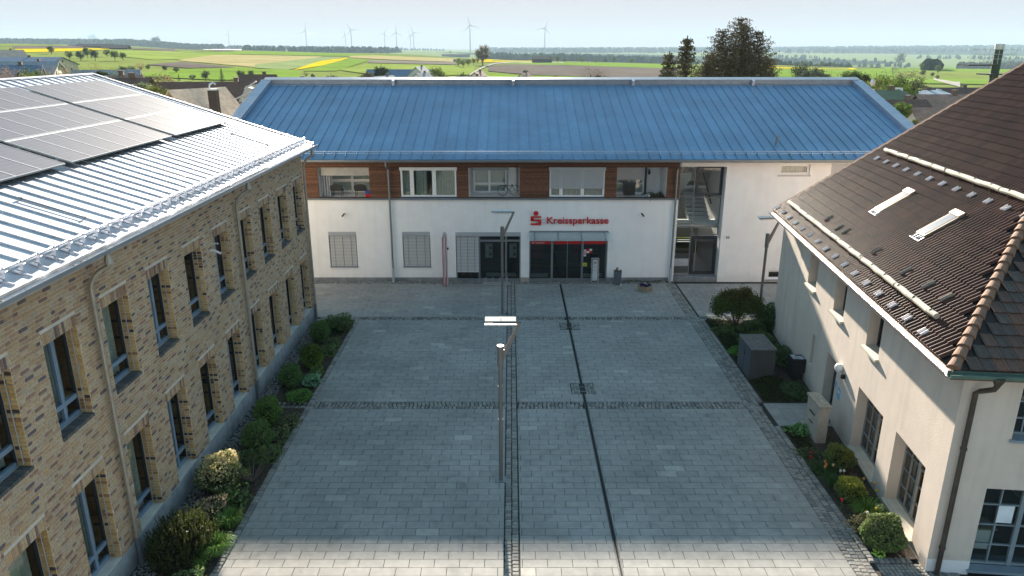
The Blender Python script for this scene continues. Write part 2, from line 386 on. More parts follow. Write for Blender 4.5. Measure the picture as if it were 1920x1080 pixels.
    # roof: seamed zinc, pitch 18 deg, ridge at x=-17.3
    a18 = math.atan((10.65-7.8)/(17.3-8.45)); ca, sa = math.cos(a18), math.sin(a18)
    MR = Matrix(((0, -ca, sa, -8.45), (1, 0, 0, 0), (0, sa, ca, 7.80), (0, 0, 0, 1)))   # (y, s up slope, n)
    SL = 9.3; ye = 31.82; wd = .492; n = int((ye-4.6)/wd); st = (ye-4.6)/n
    for k in range(n):
        y = 4.6+k*st; mb = MB(MR); mb.box(y+.004, y+st-.004, 0, SL, -.03, 0)
        if k: mb.box(y-.014, y+.014, .06, SL-.02, .001, .036)
        obj('roof_panel', mb, ZINC, T)
    MR2 = Matrix(((0, -ca, -sa, -26.15), (1, 0, 0, 0), (0, -sa, ca, 7.80), (0, 0, 0, 1)))
    mb = MB(); mb.raw([(-17.3, 4.6, 10.64), (-17.3, ye, 10.64), (-26.2, ye, 7.8), (-26.2, 4.6, 7.8)], [(0, 1, 2, 3)]); obj('far_roof_slope', mb, ZINC, T)
    mb = MB(MR); mb.box(4.6, ye, SL-.08, SL+.07, .0, .05); obj('ridge_cap', mb, ZINC, T)
    mb = MB(MR); mb.box(ye, ye+.05, -.02, SL, -.22, .045); mb.box(ye-.12, ye, -.02, SL, .037, .05)
    for k in range(9): mb.box(ye-.02, ye+.07, k*1.1, k*1.1+.05, .04, .075)
    obj('verge_trim', mb, ZINC, T)
    mb = MB(); mb.raw([(-8.46, 4.6, 7.74), (-8.46, ye, 7.74), (-9.0, ye, 7.6), (-9.0, 4.6, 7.6)], [(0, 1, 2, 3)]); mb.box(-9.05, -8.9, 4.6, 31.5, 7.4, 7.62); obj('eaves_board', mb, OLDW, T)
    prof = [(-8.50, 7.79), (-8.50, 7.70), (-8.46, 7.645), (-8.38, 7.625), (-8.31, 7.66), (-8.285, 7.74), (-8.285, 7.76), (-8.31, 7.755), (-8.33, 7.69), (-8.385, 7.655), (-8.44, 7.675), (-8.475, 7.72), (-8.475, 7.79)]
    mb = MB(); mb.prism(prof, 4.6, ye+.25, 'y'); obj('gutter', mb, ZINC, T)
    rr = random.Random(4); mb = MB()
    for k in range(330):
        y = 5+rr.random()*21; mb.box(-8.45+rr.random()*.09, -8.4+rr.random()*.06, y, y+rr.uniform(.02, .09), 7.67, 7.70+rr.random()*.02, 0, (.08, .07, .05) if k % 2 else (.25, .24, .2))
    obj('gutter_leaves', mb, PEB, T, kind='stuff')
    mb = MB(MR)                                          # snow guard: brackets and two rails
    for z in (.12, .235): mb.tube([(4.7, .36-z*.25, z), (31.35, .36-z*.25, z)], .019, 8)
    k = 0
    while 4.6+k*st < 31.4:
        y = 4.6+k*st; mb.raw([(y-.01, .22, .03), (y-.01, .52, .03), (y-.01, .33, .26), (y-.01, .26, .26), (y+.01, .22, .03), (y+.01, .52, .03), (y+.01, .33, .26), (y+.01, .26, .26)], [(0, 1, 2, 3), (7, 6, 5, 4), (0, 4, 5, 1), (1, 5, 6, 2), (2, 6, 7, 3), (3, 7, 4, 0)]); mb.box(y-.045, y+.045, .24, .42, .02, .07); k += 1
    obj('snow_guard', mb, ZINC, T)
    mb = MB(MR)
    for yy in (15.9, 21.2, 28.8):
        mb.tube([(yy, 1.0, .055), (yy, 2.4, .055)], .012, 6)
        for s in (1.0, 2.4): mb.box(yy-.03, yy+.03, s-.03, s+.03, .03, .075)
    obj('lightning_wire', mb, GREYM, T)
    for y in (14.78, 23.4, 31.42):
        mb = MB(); x = -8.9
        mb.tube([(-8.39, y, 7.64), (-8.39, y, 7.42), (-8.41, y-.0, 7.36), (-8.56, y-.04, 7.28), (-8.68, y-.10, 7.17), (-8.76, y-.12, 7.02), (-8.79, y-.12, 6.9), (-8.79, y-.12, .35)], .052, 12)
        mb.lathe([(.10, .0), (.085, .06), (.055, .2)], (-8.39, y, 7.42), 12)
        for z in (6.5, 4.6, 2.7, .9): mb.lathe([(.06, 0), (.06, .04)], (-8.79, y-.12, z), 12); 
        p = obj('downpipe', mb, PIPE, T, smooth=False)
        mb = MB(); mb.tube([(-8.79, y-.12, .75), (-8.79, y-.12, -.02)], .064, 12); obj('standpipe', mb, GREYM, p)
    mb = MB(M); mb.box(21.05, 21.12, 0, .12, 5.97, 6.03).tube([(21.08, .12, 6.0), (21.08, .32, 5.9)], .035, 8).tube([(21.3, .0, 6.15), (21.3, .18, 6.15)], .02, 6); obj('security_camera', mb, WFRAME, T)
    return T, MR
RH, MR = rathaus()
def solar():
    cell = bpy.data.materials.new('solar_cells'); cell.use_nodes = True; n = cell.node_tree.nodes; l = cell.node_tree.links; b = n['Principled BSDF']
    tc = n.new('ShaderNodeTexCoord'); mp = n.new('ShaderNodeMapping'); mp.inputs['Scale'].default_value = (6.0, 6.0, 1)
    br = n.new('ShaderNodeTexBrick'); br.offset = 0; br.inputs['Scale'].default_value = 1; br.inputs['Brick Width'].default_value = 1; br.inputs['Row Height'].default_value = 1; br.inputs['Mortar Size'].default_value = .035
    br.inputs['Color1'].default_value = (.085, .097, .135, 1); br.inputs['Color2'].default_value = (.095, .107, .148, 1); br.inputs['Mortar'].default_value = (.15, .165, .20, 1)
    l.new(tc.outputs['Object'], mp.inputs[0]); l.new(mp.outputs[0], br.inputs[0]); l.new(br.outputs[0], b.inputs['Base Color'])
    b.inputs['Roughness'].default_value = .55; b.inputs['Coat Weight'].default_value = .05; b.inputs['Coat Roughness'].default_value = .42; b.inputs['Specular IOR Level'].default_value = .1
    labs = {25.3: 'array of dark solar panels at the far end of the zinc roof, nearest the verge', 19.1: 'middle array of dark solar panels on the zinc roof, between two dark gaps', 12.9: 'near array of solar panels on the zinc roof, cut by the left picture edge', 6.7: 'nearest array of solar panels, lowest left corner of the panel field on the zinc roof'}
    pm = fr = None
    for y0, nn in ((25.3, 5), (19.1, 6), (12.9, 6), (6.7, 6)):
        base = MR @ Vector((y0, 3.08, 0)); T = thing('solar_array', labs[y0], 'solar panels', base, 'solar arrays on the zinc roof')
        w = .985; rot = MR.to_3x3().to_4x4()
        for r in range(3):
            for k in range(nn):
                if pm is None:
                    mb = MB(); mb.box(.02, w-.02, .02, 1.63, -.01, .004); pm = mb.mesh('solar_panel', cell)
                    mb = MB(); W = w-.004; mb.box(0, W, 0, .02, -.035, .01).box(0, W, 1.63, 1.65, -.035, .01).box(0, .02, .02, 1.63, -.035, .01).box(W-.02, W, .02, 1.63, -.035, .01); fr = mb.mesh('panel_frame', LGREY)
                o = bpy.data.objects.new('solar_panel', pm); COL.objects.link(o); o.parent = T; o.matrix_local = Matrix.Translation(-base) @ MR @ Matrix.Translation((y0+k*w, 3.08+r*1.75, .16))
                f = bpy.data.objects.new('panel_frame', fr); COL.objects.link(f); f.parent = o
        mb = MB(MR)
        for r in range(3):
            for s in (.35, 1.3): mb.box(y0-.08, y0+nn*w+.08, 3.08+r*1.75+s, 3.08+r*1.75+s+.04, .06, .122)
        for r in (1, 2): mb.box(y0, y0+nn*w, 3.08+r*1.75-.095, 3.08+r*1.75-.005, .13, .16)
        for k in range(nn+1):
            for s in (3.4, 5.2, 7.0, 8.1): mb.box(y0+k*w-.03, y0+k*w+.03, s, s+.08, .03, .07)
        obj('mounting_rail', mb, LGREY, T)
solar()

# ================================================= BANK (white render, larch storey, blue-grey roof)
def bank():
    T = thing('bank_building', 'long white building with blue metal roof and red lettering at the back of the square', 'building', (0, 37, 0))
    M = frame((0, 37, 0), (1, 0), (0, -1)); XL, XR = -14.7, 21.0
    def fill(mb, ops, u0, u1, z0, z1, w0, w1):
        for a, b, c, d in wallrects(u0, u1, z0, z1, ops): mb.box(a, b, w0, w1, c, d)
    g1 = [(-9.41, -7.97, .81, 2.68), (-5.59, -4.15, .81, 2.68), (-2.84, .53, .06, 2.66), (.98, 5.06, .03, 2.72)]
    mb = MB(M); fill(mb, g1, XL, 8.30, .22, 4.36, -.3, 0)
    obj('rendered_wall', mb, WHITE, T)
    mb = MB(M); fill(mb, g1, XL, 8.30, -.3, .215, -.3, -.02); obj('plinth', mb, CONC, T)
    mb = MB(M); mb.box(.53, .98, -.3, .02, -.1, .2); obj('stone_base', mb, mat('sandstone', (.42, .38, .32), .85), T)
    mb = MB(M); mb.box(8.30, 8.56, -.3, 0, 0, 4.36); mb.box(8.56, 10.88, -.3, 0, 6.04, 6.4)
    g2 = [(13.53, 15.05, 5.62, 6.17), (16.12, 17.5, 5.0, 6.19), (13.52, 14.9, .14, .58), (16.4, 17.6, 1.0, 2.4)]
    fill(mb, g2, 10.88, XR, -.4, 6.4, -.3, 0)
    mb.box(10.88, 11.0, -.75, -.3, 0, 6.1)
    obj('stairwell_wall', mb, WHITE, T)
    mb = MB(); sw = [(37.0, 0), (46.5, 0), (46.5, 9.48), (37.0, 6.66)]; mb.prism(sw, XL, XL+.3, 'x').prism(sw, XR-.4, XR-.1, 'x'); mb.box(XL, 8.2, 46.5, 46.8, 0, 9.52).box(12, XR, 46.5, 46.8, 0, 9.52).box(8.2, 12, 46.5, 46.8, 0, 4.6).box(8.2, 12, 46.5, 46.8, 5.45, 9.52)
    obj('rear_wall', mb, WHITE, T)
    # ledge between storeys, wood upper floor
    mb = MB(M); mb.box(XL, 8.56, -.3, .09, 4.36, 4.44); obj('storey_ledge', mb, GREYM, T)
    up = [(-9.72, -7.12, 4.48, 6.0), (-5.54, -2.73, 4.48, 5.98), (-2.12, .46, 4.48, 6.0), (1.98, 4.76, 4.48, 5.98), (5.37, 7.93, 4.48, 6.02)]
    mb = MB(M); fill(mb, up, XL, 8.56, 4.44, 6.4, -.12, -.055); obj('cladding_backing', mb, mat('backing', (.05, .025, .015), .9), T)
    rnd = random.Random(5); z = 4.47; cache = {}
    while z < 6.36:
        hgt = .068
        for a, b, c, d in wallrects(XL, 8.56, z, z+hgt, [(q[0], q[1], q[2]-.2, q[3]+.0) for q in up if q[2]-.2 < z+hgt/2 < q[3]]):
            if b < -10.6: continue
            key = round(b-a, 3)
            if key not in cache:
                mm = MB(); L = b-a; mm.box(-L/2, L/2, -.02, .02, -.031, .031); cache[key] = mm.mesh('cladding_board', WOOD)
            o = bpy.data.objects.new('cladding_board', cache[key]); COL.objects.link(o); o.parent = T
            p = M @ Vector(((a+b)/2, -.033+rnd.uniform(-.003, .003), z+.034)); o.location = p-base_of(T)
        z += .0845
    # loggias: recessed white rooms with door windows and shutters
    for i in (0, 2, 4):
        u0, u1, z0, z1 = up[i]; mb = MB(M)
        mb.box(u0-.1, u1+.1, -2.0, -1.9, 4.4, 6.1).box(u0-.1, u0, -1.9, -.12, 4.4, 6.1).box(u1, u1+.1, -1.9, -.12, 4.4, 6.1).box(u0-.1, u1+.1, -2, -.12, 6.02, 6.1).box(u0-.1, u1+.1, -2, -.3, 4.3, 4.4)
        obj('loggia_wall', mb, WHITE, T)
    window(M, T, -9.5, -7.2, 4.42, 5.92, -1.75, WFRAME, GLASS, cols=(.5,), rows=(.42,), fw=.12, curtain=[(-9.3, -8.5), (-8.3, -7.4)], bw=.14)
    mb = MB(M); mb.box(-9.6, -7.15, -.30, -.25, 5.55, 6.0); obj('awning', mb, mat('awning_cloth', (.42, .41, .39), .9, bump=.3, bsc=10), T)
    mb = MB(M)
    for k in range(4): mb.box(-9.68+k*.13, -9.62+k*.13, -.6+k*.02, -.5, 4.45, 5.6)
    obj('folding_screen', mb, LGREY, T)
    window(M, T, -1.95, -.18, 4.42, 5.7, -1.6, WFRAME, GLASS, cols=(.48,), rows=(.38,), fw=.09, bw=.12)
    mb = MB(M); mb.box(-2.0, -.1, -1.58, -1.5, 5.62, 6.0)
    for k in range(7): mb.box(-2.0, -.1, -1.5, -1.49, 5.64+k*.05, 5.675+k*.05)
    obj('shutter_box', mb, LGREY, T)
    mb = MB(M); mb.box(-.12, .3, -1.6, -1.56, 4.42, 6.0); obj('loggia_door', mb, WFRAME, T)
    window(M, T, 5.4, 7.0, 4.42, 5.6, -1.3, WFRAME, GLASS, cols=(.5,), rows=(.45,), fw=.08)
    mb = MB(M)
    for k in range(17): mb.box(5.38, 7.0, -1.26, -1.24+.004*(k % 2), 5.17+k*.05, 5.215+k*.05)
    obj('roller_shutter', mb, LGREY, T)
    mb = MB(M); mb.box(7.0, 7.1, -1.3, -1.2, 4.42, 6.02).box(7.3, 7.36, -1.89, -1.8, 5.35, 5.62); mb.lathe([(.02, 0), (.06, .06), (.05, .16), (.01, .2)], (7.33, -1.78, 5.35), 8); obj('wall_lantern', mb, BLACK, T)
    # flush windows upstairs
    u0, u1, z0, z1 = up[1]
    wn = window(M, T, u0, u1, z0+.03, z1, -.02, WFRAME, GLASS, cols=(.2, .6), rows=(), fw=.09, bw=.2, curtain=[(u0+.05, u0+.6), (u0+.75, u0+1.3), (u1-1.1, u1-.1)])
    mb = MB(M); mb.box(u0-.04, u1+.04, -.1, .08, z1-.12, z1+.03); obj('shutter_box', mb, WFRAME, wn)
    u0, u1, z0, z1 = up[3]
    wn = window(M, T, u0, u1, z0+.03, z1, -.02, WFRAME, GLASS, cols=(.21, .6), rows=(), fw=.09, bw=.17, curtain=[(u0+.05, u1-.1)])
    mb = MB(M); mb.box(u0-.04, u1+.04, -.1, .08, z1-.12, z1+.03)
    for k in range(19): mb.box(u0+.04, u1-.04, -.015, .0+.004*(k % 2), 4.93+k*.05, 4.972+k*.05)
    obj('roller_shutter', mb, LGREY, wn)
    mb = MB(M)
    for i in (1, 3): mb.box(up[i][0]-.05, up[i][1]+.05, -.05, .1, 4.442, 4.47)
    obj('window_sill', mb, mat('blue_sill', (.12, .17, .26), .5, .2), T)
    # ground floor windows with venetian blinds
    def blind(u0, u1, z0, z1, w, parent):
        b = MB(M); z = z0
        while z < z1:
            b.raw([(u0, w-.03, z+.042), (u1, w-.03, z+.042), (u1, w+.03, z), (u0, w+.03, z), (u0, w-.03, z+.051), (u1, w-.03, z+.051), (u1, w+.03, z+.006), (u0, w+.03, z+.006)], [(0, 1, 2, 3), (7, 6, 5, 4), (0, 4, 5, 1), (3, 2, 6, 7)]); z += .078
        for f in (.18, .5, .82): b.box(u0+(u1-u0)*f-.006, u0+(u1-u0)*f+.006, w+.03, w+.036, z0, z1, 1)
        obj('blind_slats', b, [mat('blind_slat', (.78, .77, .76), .5, .3, var=.02), DGREY], parent, kind='stuff')
    for u0, u1, z0, z1 in g1[:2]:
        wn = window(M, T, u0, u1, z0, z1, -.14, GREYM, DGLASS, cols=(.5,), fw=.06)
        b = MB(M); b.box(u0, u1, -.13, .012, z1-.2, z1+.004); obj('blind_box', b, LGREY, wn)
        blind(u0+.05, u1-.05, z0+.04, z1-.21, -.05, wn)
        b = MB(M); b.box(u0-.03, u1+.03, -.13, .06, z0-.04, z0+.005); obj('window_sill', b, LGREY, wn)
    u0, u1, z0, z1 = g1[2]
    sf = window(M, T, u0, u1, z0, z1-.2, -.14, GREYM, DGLASS, cols=(.36, .775), rows=(.88,), fw=.06, bw=.1, name='shop_window')
    b = MB(M); b.box(u0, u1, -.13, .015, z1-.2, z1+.004); obj('blind_box', b, LGREY, sf)
    blind(u0+.05, -1.66, .5, z1-.21, -.06, sf)
    b = MB(M); rg = random.Random(9)
    b.box(u0, u1, -1.7, -1.65, .06, 2.6)
    for ub in (-1.28, .02 if False else -.02+.0):
        pass
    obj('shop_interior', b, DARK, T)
    for ub in (-1.32, .0-.06):                       # notice boards with printed sheets behind the glass
        b = MB(M); b.box(ub, ub+.38, -.3, -.27, 1.22, 2.0, 0); 
        for (a, c, mi) in ((.04, 1.62, 1), (.21, 1.68, 2), (.04, 1.30, 1), (.21, 1.34, 2)): b.box(ub+a, ub+a+.13, -.269, -.262, c, c+(.28 if mi == 1 else .14), mi)
        obj('notice_board', b, [mat('board_cream', (.62, .64, .55), .8), mat('paper', (.75, .8, .85), .8), mat('photo_print', (.18, .14, .16), .7, var=.6, sc=25)], sf)
    b = MB(M); b.box(-1.3, .3, -.42, -.34, .16, .36); b.box(-1.32, -1.2, -.42, -.34, .3, .33); obj('radiator', b, mat('radiator_paint', (.55, .66, .66), .6), sf)
    b = MB(M)
    for k in range(26): x = -2.72+rg.random()*1.0; zz = .12+rg.random()*.3; b.box(x, x+.1, -.35-rg.random()*.2, -.3, zz, zz+.08, 0, (.3*rg.random()+.05, .2*rg.random()+.04, .12*rg.random()+.03))
    obj('window_display', b, PEB, sf, kind='stuff')
    # entrance
    u0, u1, z0, z1 = g1[3]
    en = window(M, T, u0, u1, z0, z1-.05, -.22, GREYM, DGLASS, cols=(.295, .685), rows=(), fw=.07, bw=.11, name='entrance_glazing')
    b = MB(M); b.box(u0+1.26, u0+2.74, -.24, -.2, .04, .09); b.box(u0+1.99, u0+2.02, -.25, -.21, .09, 2.3); b.box(u0+1.26, u0+2.74, -.25, -.19, 2.28, 2.4); obj('sliding_door', b, GREYM, en)
    b = MB(M)
    for a, c in ((.08, 1.14), (1.28, 1.98), (2.04, 2.72), (2.84, 3.98)): b.box(u0+a, u0+c, -.2, -.195, 1.98, 2.14)
    rb = obj('red_band', b, RED, en)
    text_mesh('Kreissparkasse', .085, .001, (u0+.29, -.192, 2.02), M, mat('white_print', (.8, .8, .8), .6), en)
    b = MB(M); b.box(u0+.17, u0+.23, -.194, -.190, 2.02, 2.065).box(u0+.19, u0+.21, -.194, -.19, 2.075, 2.1); obj('small_logo', b, mat('white_print', (.8, .8, .8)), en)
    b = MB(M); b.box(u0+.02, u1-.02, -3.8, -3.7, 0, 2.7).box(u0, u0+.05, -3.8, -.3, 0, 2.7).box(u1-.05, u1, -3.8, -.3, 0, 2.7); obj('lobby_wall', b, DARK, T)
    b = MB(M); b.box(u0+.07, u0+.85, -2.0, -1.92, .7, 2.4).box(u0+2.45, u0+2.72, -2.0, -1.92, .6, 2.3); obj('red_lobby_panel', b, mat('dark_red', (.16, .01, .012), .7), en)
    b = MB(M); b.box(u0+1.4, u0+2.6, -3.0, -2.95, .8, .84).box(u0+1.4, u0+1.45, -3, -2.95, .84, 2.2).box(u0+2.55, u0+2.6, -3, -2.95, .84, 2.2); obj('inner_door_frame', b, GREYM, en)
    for a, c in ((.08, 1.02), (2.9, 3.9)):
        b = MB(M); b.box(u0+a, u0+c, -.36, -.3, .14, .34); obj('radiator', b, MATS['radiator_paint'], en)
    SM = [mat('sticker_white', (.75, .75, .78), .6), RED, mat('sticker_yellow', (.7, .62, .05), .6), BLACK]
    for (a, z, w_, h_, mi) in ((2.86, 1.32, .12, .36, 0), (3.0, 1.62, .14, .1, 1), (3.15, 1.62, .14, .1, 0), (3.0, 1.5, .14, .1, 0), (3.16, 1.5, .13, .1, 1), (2.84, .78, .2, .18, 2)):
        b = MB(M); b.box(u0+a, u0+a+w_, -.198, -.192, z, z+h_, mi)
        if mi == 2: b.box(u0+a+.03, u0+a+.17, -.1921, -.19, z+.05, z+.09, 3)
        if h_ > .3: b.box(u0+a+.03, u0+a+.09, -.1921, -.19, z+.05, z+.3, 1)
        obj('door_sticker', b, SM, en)
    # glass canopy
    b = MB(M); b.raw([(u0-.02, 0.02, 2.66), (u1+.05, .02, 2.66), (u1+.05, .95, 2.44), (u0-.02, .95, 2.44), (u0-.02, .02, 2.675), (u1+.05, .02, 2.675), (u1+.05, .95, 2.455), (u0-.02, .95, 2.455)], [(0, 3, 2, 1), (4, 5, 6, 7), (0, 1, 5, 4), (2, 3, 7, 6), (1, 2, 6, 5), (3, 0, 4, 7)])
    cn = obj('glass_canopy', b, frosted('canopy_glass'), T)
    b = MB(M); b.box(u0, u1, -.05, .05, 2.6, 2.74)
    for k in range(4):
        x = u0+.25+k*1.2; b.tube([(x, .02, 2.72), (x, .9, 2.47)], .016, 6); b.tube([(x, .86, 2.4), (x, .86, 2.5)], .03, 6)
    obj('canopy_bracket', b, GREYM, cn)
    # logo and lettering
    b = MB(M); cx = 1.31
    b.raw([(cx+.125*math.cos(t*math.pi/10), y, 3.665+.125*math.sin(t*math.pi/10)) for y in (.04, .1) for t in range(20)], [tuple(range(20)), tuple(range(39, 19, -1))]+[(i, i+20, (i+1) % 20+20, (i+1) % 20) for i in range(20)])
    sp = [(-.27, 3.33), (-.27, 3.45), (-.245, 3.49), (-.20, 3.51), (.20, 3.51), (.25, 3.49), (.27, 3.45), (.27, 3.435), (-.12, 3.435), (-.12, 3.365), (.20, 3.365), (.25, 3.345), (.27, 3.30), (.27, 3.14), (.25, 3.09), (.20, 3.07), (-.20, 3.07), (-.25, 3.09), (-.27, 3.13), (-.27, 3.15), (.12, 3.15), (.12, 3.225), (-.20, 3.225), (-.25, 3.25)]
    def sec(pts):
        return [(cx+x, z) for x, z in pts]
    for x0, x1, za, zb in ((-.27, .27, 3.44, 3.515), (-.27, -.12, 3.29, 3.44), (-.27, .27, 3.262, 3.345), (.12, .27, 3.145, 3.262), (-.27, .27, 3.06, 3.145)):
        b.box(cx+x0+(.0 if za < 3.44 else .0), cx+x1, .04, .1, za, zb-.0005)
    obj('logo', b, RED, T)
    b = MB(M); b.box(1.31, 5.0, .005, .03, 3.16, 3.18).box(1.31, 5.0, .005, .03, 3.32, 3.34); obj('letter_rail', b, LGREY, T)
    text_mesh('Kreissparkasse', .50, .025, (1.84, .06, 3.13), M, RED, T, bold=.006, sx=1.07)
    text_mesh('10', .2, .01, (11.12, .02, 2.32), M, BLACK, T, name='house_number')
    # stair glazing (recessed) and stair hall
    for (a, bb, c, d) in ((8.6, 9.45, 4.47, 6.02), (8.6, 9.45, 2.95, 4.40), (8.6, 9.45, 2.1, 2.88), (8.6, 9.45, 1.1, 2.03), (8.6, 9.45, .3, .72)):
        window(M, T, a, bb, c, d, -.5, GREYM, CGLASS if c > 2 else DGLASS, fw=.035, name='stair_window')
    window(M, T, 9.49, 10.86, 4.47, 6.02, -.48, DGREY, CGLASS, fw=.13, name='stair_window')
    window(M, T, 9.49, 10.86, 2.95, 4.40, -.5, GREYM, CGLASS, fw=.035, name='stair_window'); window(M, T, 9.49, 10.86, 2.4, 2.88, -.5, GREYM, CGLASS, fw=.035, name='stair_window')
    dr = window(M, T, 9.49, 10.86, .25, 2.33, -.5, DGREY, DGLASS, fw=.17, name='entrance_door')
    b = MB(M); b.tube([(9.72, -.4, .42), (9.72, -.4, 2.2)], .02, 8); obj('door_handle', b, PIPE, dr)
    b = MB(M); b.box(8.62, 9.43, -.55, -.49, .72, 1.1)
    for k in range(4): b.box(8.95+k*.1, 9.01+k*.1, -.488, -.484, 1.0-.05*(k % 2), 1.03-.05*(k % 2), 1)
    obj('letterbox_panel', b, [LGREY, mat('paper', (.75, .8, .85))], T)
    b = MB(M); b.box(8.56, 10.88, -.55, 0, -.1, .2); obj('threshold', b, CONC, T)
    b = MB(M); b.box(8.4, 8.56, -5, -.6, 0, 6.4).box(11.0, 11.15, -5, -.76, 0, 6.4).box(8.5, 11.1, -1.9, -.65, 2.75, 2.93).box(8.5, 11.1, -5, -.6, .0, .18).box(8.5, 11.1, -5, -3.6, 4.3, 4.45)
    obj('stair_hall_wall', b, WHITE, T)
    b = MB(M)
    for k in range(8): b.box(9.6, 10.7, -1.9-k*.27-.27, -1.9-k*.27, 2.93+k*.17-.2, 2.93+(k+1)*.17)
    for k in range(8): b.box(8.6, 9.5, -3.6+k*.27, -3.6+k*.27+.27, 4.3+k*.15-.15, 4.3+(k+1)*.15)
    st = obj('staircase', b, LGREY, T)
    b = MB(M); b.tube([(10.72, -1.8, 3.8), (10.72, -3.9, 5.1)], .035, 8).tube([(9.55, -3.6, 5.2), (9.55, -1.6, 6.3)], .025, 6)
    for k in range(6): b.tube([(9.55, -3.4+k*.3, 4.45+k*.17), (9.55, -3.4+k*.3, 5.3+k*.17)], .012, 6)
    obj('handrail', b, DGREY, st)
    # right-hand windows
    window(M, T, 13.53, 15.05, 5.62, 6.17, -.08, WFRAME, GLASS, fw=.12, curtain=[(13.65, 14.9)]); window(M, T, 13.52, 14.9, .14, .58, -.08, WFRAME, DGLASS, fw=.08)
    window(M, T, 16.4, 17.6, 1.0, 2.4, -.1, WFRAME, DGLASS, fw=.07)
    b = MB(M)
    for k in range(24): b.box(16.14, 17.48, -.06, -.05+.004*(k % 2), 5.01+k*.046, 5.052+k*.046)
    b.box(16.1, 17.52, -.08, .02, 6.1, 6.2); obj('roller_shutter', b, LGREY, T)
    b = MB(M); b.box(13.45, 15.12, -.05, .06, 5.56, 5.61).box(13.4, 15.0, -.05, .08, .06, .12); obj('window_sill', b, LGREY, T)
    b = MB(M); b.box(14.2, 15.5, .01, .18, 4.26, 4.38); obj('wall_vent', b, mat('grey_vent', (.3, .28, .29), .7), T)
    # roof
    y0, z0, y1, z1 = 36.3, 6.5, 46.8, 9.62; L = math.hypot(y1-y0, z1-z0); cy, sy = (y1-y0)/L, (z1-z0)/L
    MB_ = Matrix(((1, 0, 0, 0), (0, cy, -sy, y0), (0, sy, cy, z0), (0, 0, 0, 1)))
    xa, xb = -14.6, 20.85; n = 66; st_ = (xb-xa)/n; pm = MB(); pm.box(.003, st_-.003, 0, L-.35, -.03, 0).box(-.012, .012, .03, L-.35, .001, .032); pmesh = pm.mesh('roof_panel', BLUEZ)
    for k in range(n):
        o = bpy.data.objects.new('roof_panel', pmesh); COL.objects.link(o); o.parent = T; o.matrix_local = Matrix.Translation(-base_of(T)) @ MB_ @ Matrix.Translation((xa+k*st_, 0, 0))
    for k in range(n):
        b = MB(MB_); b.box(xa+k*st_+.01, xa+(k+1)*st_-.01, L-.36, L-.08, .0, .015)
        obj('ridge_flashing', b, mat('flashing_grey', (.34, .38, .44), .5, .5, objrand=.08), T)
    b = MB(MB_); b.box(xa-.4, xb+.4, L-.08, L+.25, -.1, .28); obj('ridge_parapet', b, mat('flashing_grey', (.34, .38, .44)), T)
    b = MB(MB_); b.box(xa-.45, xb+.45, L-.12, L+.32, .281, .30)
    for k in range(5): b.box(-7.2+k*7.3, -7.05+k*7.3, L-.42, L-.1, .02, .32)
    obj('parapet_cap', b, ZINC, T)
    rg = random.Random(2)
    for s, xx in ((-1, xa), (1, xb)):               # side verge: crinkled metal cover
        b = MB(MB_); nn = 44
        for k in range(nn):
            a, c = L*k/nn, L*(k+1)/nn; hh = .26; j1 = rg.uniform(-.02, .03); b.raw([(xx, a, hh), (xx+.62*s, a, hh-.02), (xx+.62*s, c, hh-.02+j1), (xx, c, hh+j1*.6), (xx, a, 0), (xx+.62*s, a, 0), (xx+.62*s, c, 0), (xx, c, 0)], [(0, 1, 2, 3), (0, 4, 5, 1), (3, 2, 6, 7), (0, 3, 7, 4), (1, 5, 6, 2)])
        obj('verge_cover', b, mat('verge_metal', (.40, .47, .58), .35, .6, var=.1, sc=4, bump=.5, bsc=3), T)
    b = MB(MB_)
    for z in (.1, .2): b.tube([(xa, .5, z), (xb, .5, z)], .016, 6)
    for k in range(n): x = xa+k*st_; b.raw([(x-.01, .36, .03), (x-.01, .62, .03), (x-.01, .5, .23), (x+.01, .36, .03), (x+.01, .62, .03), (x+.01, .5, .23)], [(0, 1, 2), (5, 4, 3), (0, 3, 4, 1), (1, 4, 5, 2), (2, 5, 3, 0)])
    obj('snow_guard', b, mat('guard_metal', (.34, .42, .52), .4, .7), T)
    b = MB(); b.prism([(36.34, 6.5), (36.34, 6.40), (36.28, 6.355), (36.2, 6.36), (36.16, 6.42), (36.16, 6.47), (36.18, 6.47), (36.2, 6.4), (36.28, 6.385), (36.32, 6.42), (36.32, 6.5)], xa-.1, xb+.1, 'x'); obj('gutter', b, GREYM, T)
    b = MB(); b.raw([(xa, 36.34, 6.42), (xb, 36.34, 6.42), (xb, 37.0, 6.40), (xa, 37.0, 6.40)], [(0, 1, 2, 3)]); obj('eaves_board', b, WOOD, T)
    b = MB(MB_); b.tube([(13.6, 1.9, 0), (13.6, 1.9, .34)], .05, 10).tube([(13.6, 1.9, .34), (13.6, 1.9, .42)], .08, 10); obj('roof_vent', b, GREYM, T)
    for x in (-6.13, 8.38):
        b = MB(); b.tube([(x, 36.25, 6.38), (x, 36.25, 6.2), (x, 36.5, 6.08), (x, 36.86, 5.98), (x, 36.89, 5.9), (x, 36.89, .8)], .05, 10)
        for z in (5.6, 3.0, .8): b.lathe([(.06, 0), (.06, .05)], (x, 36.89, z), 10)
        p = obj('downpipe', b, GREYM, T); b = MB(); b.tube([(x, 36.89, .8), (x, 36.89, -.02)], .066, 10); obj('standpipe', b, LGREY, p)
    for x, d in ((-8.46, -1), (6.69, 1)):
        b = MB(M); b.tube([(x, 0, 3.66), (x+.03*d, .14, 3.64)], .02, 6).tube([(x+.02*d, .1, 3.66), (x+.09*d, .3, 3.56)], .04, 8); obj('security_camera', b, BLACK, T)
bank()

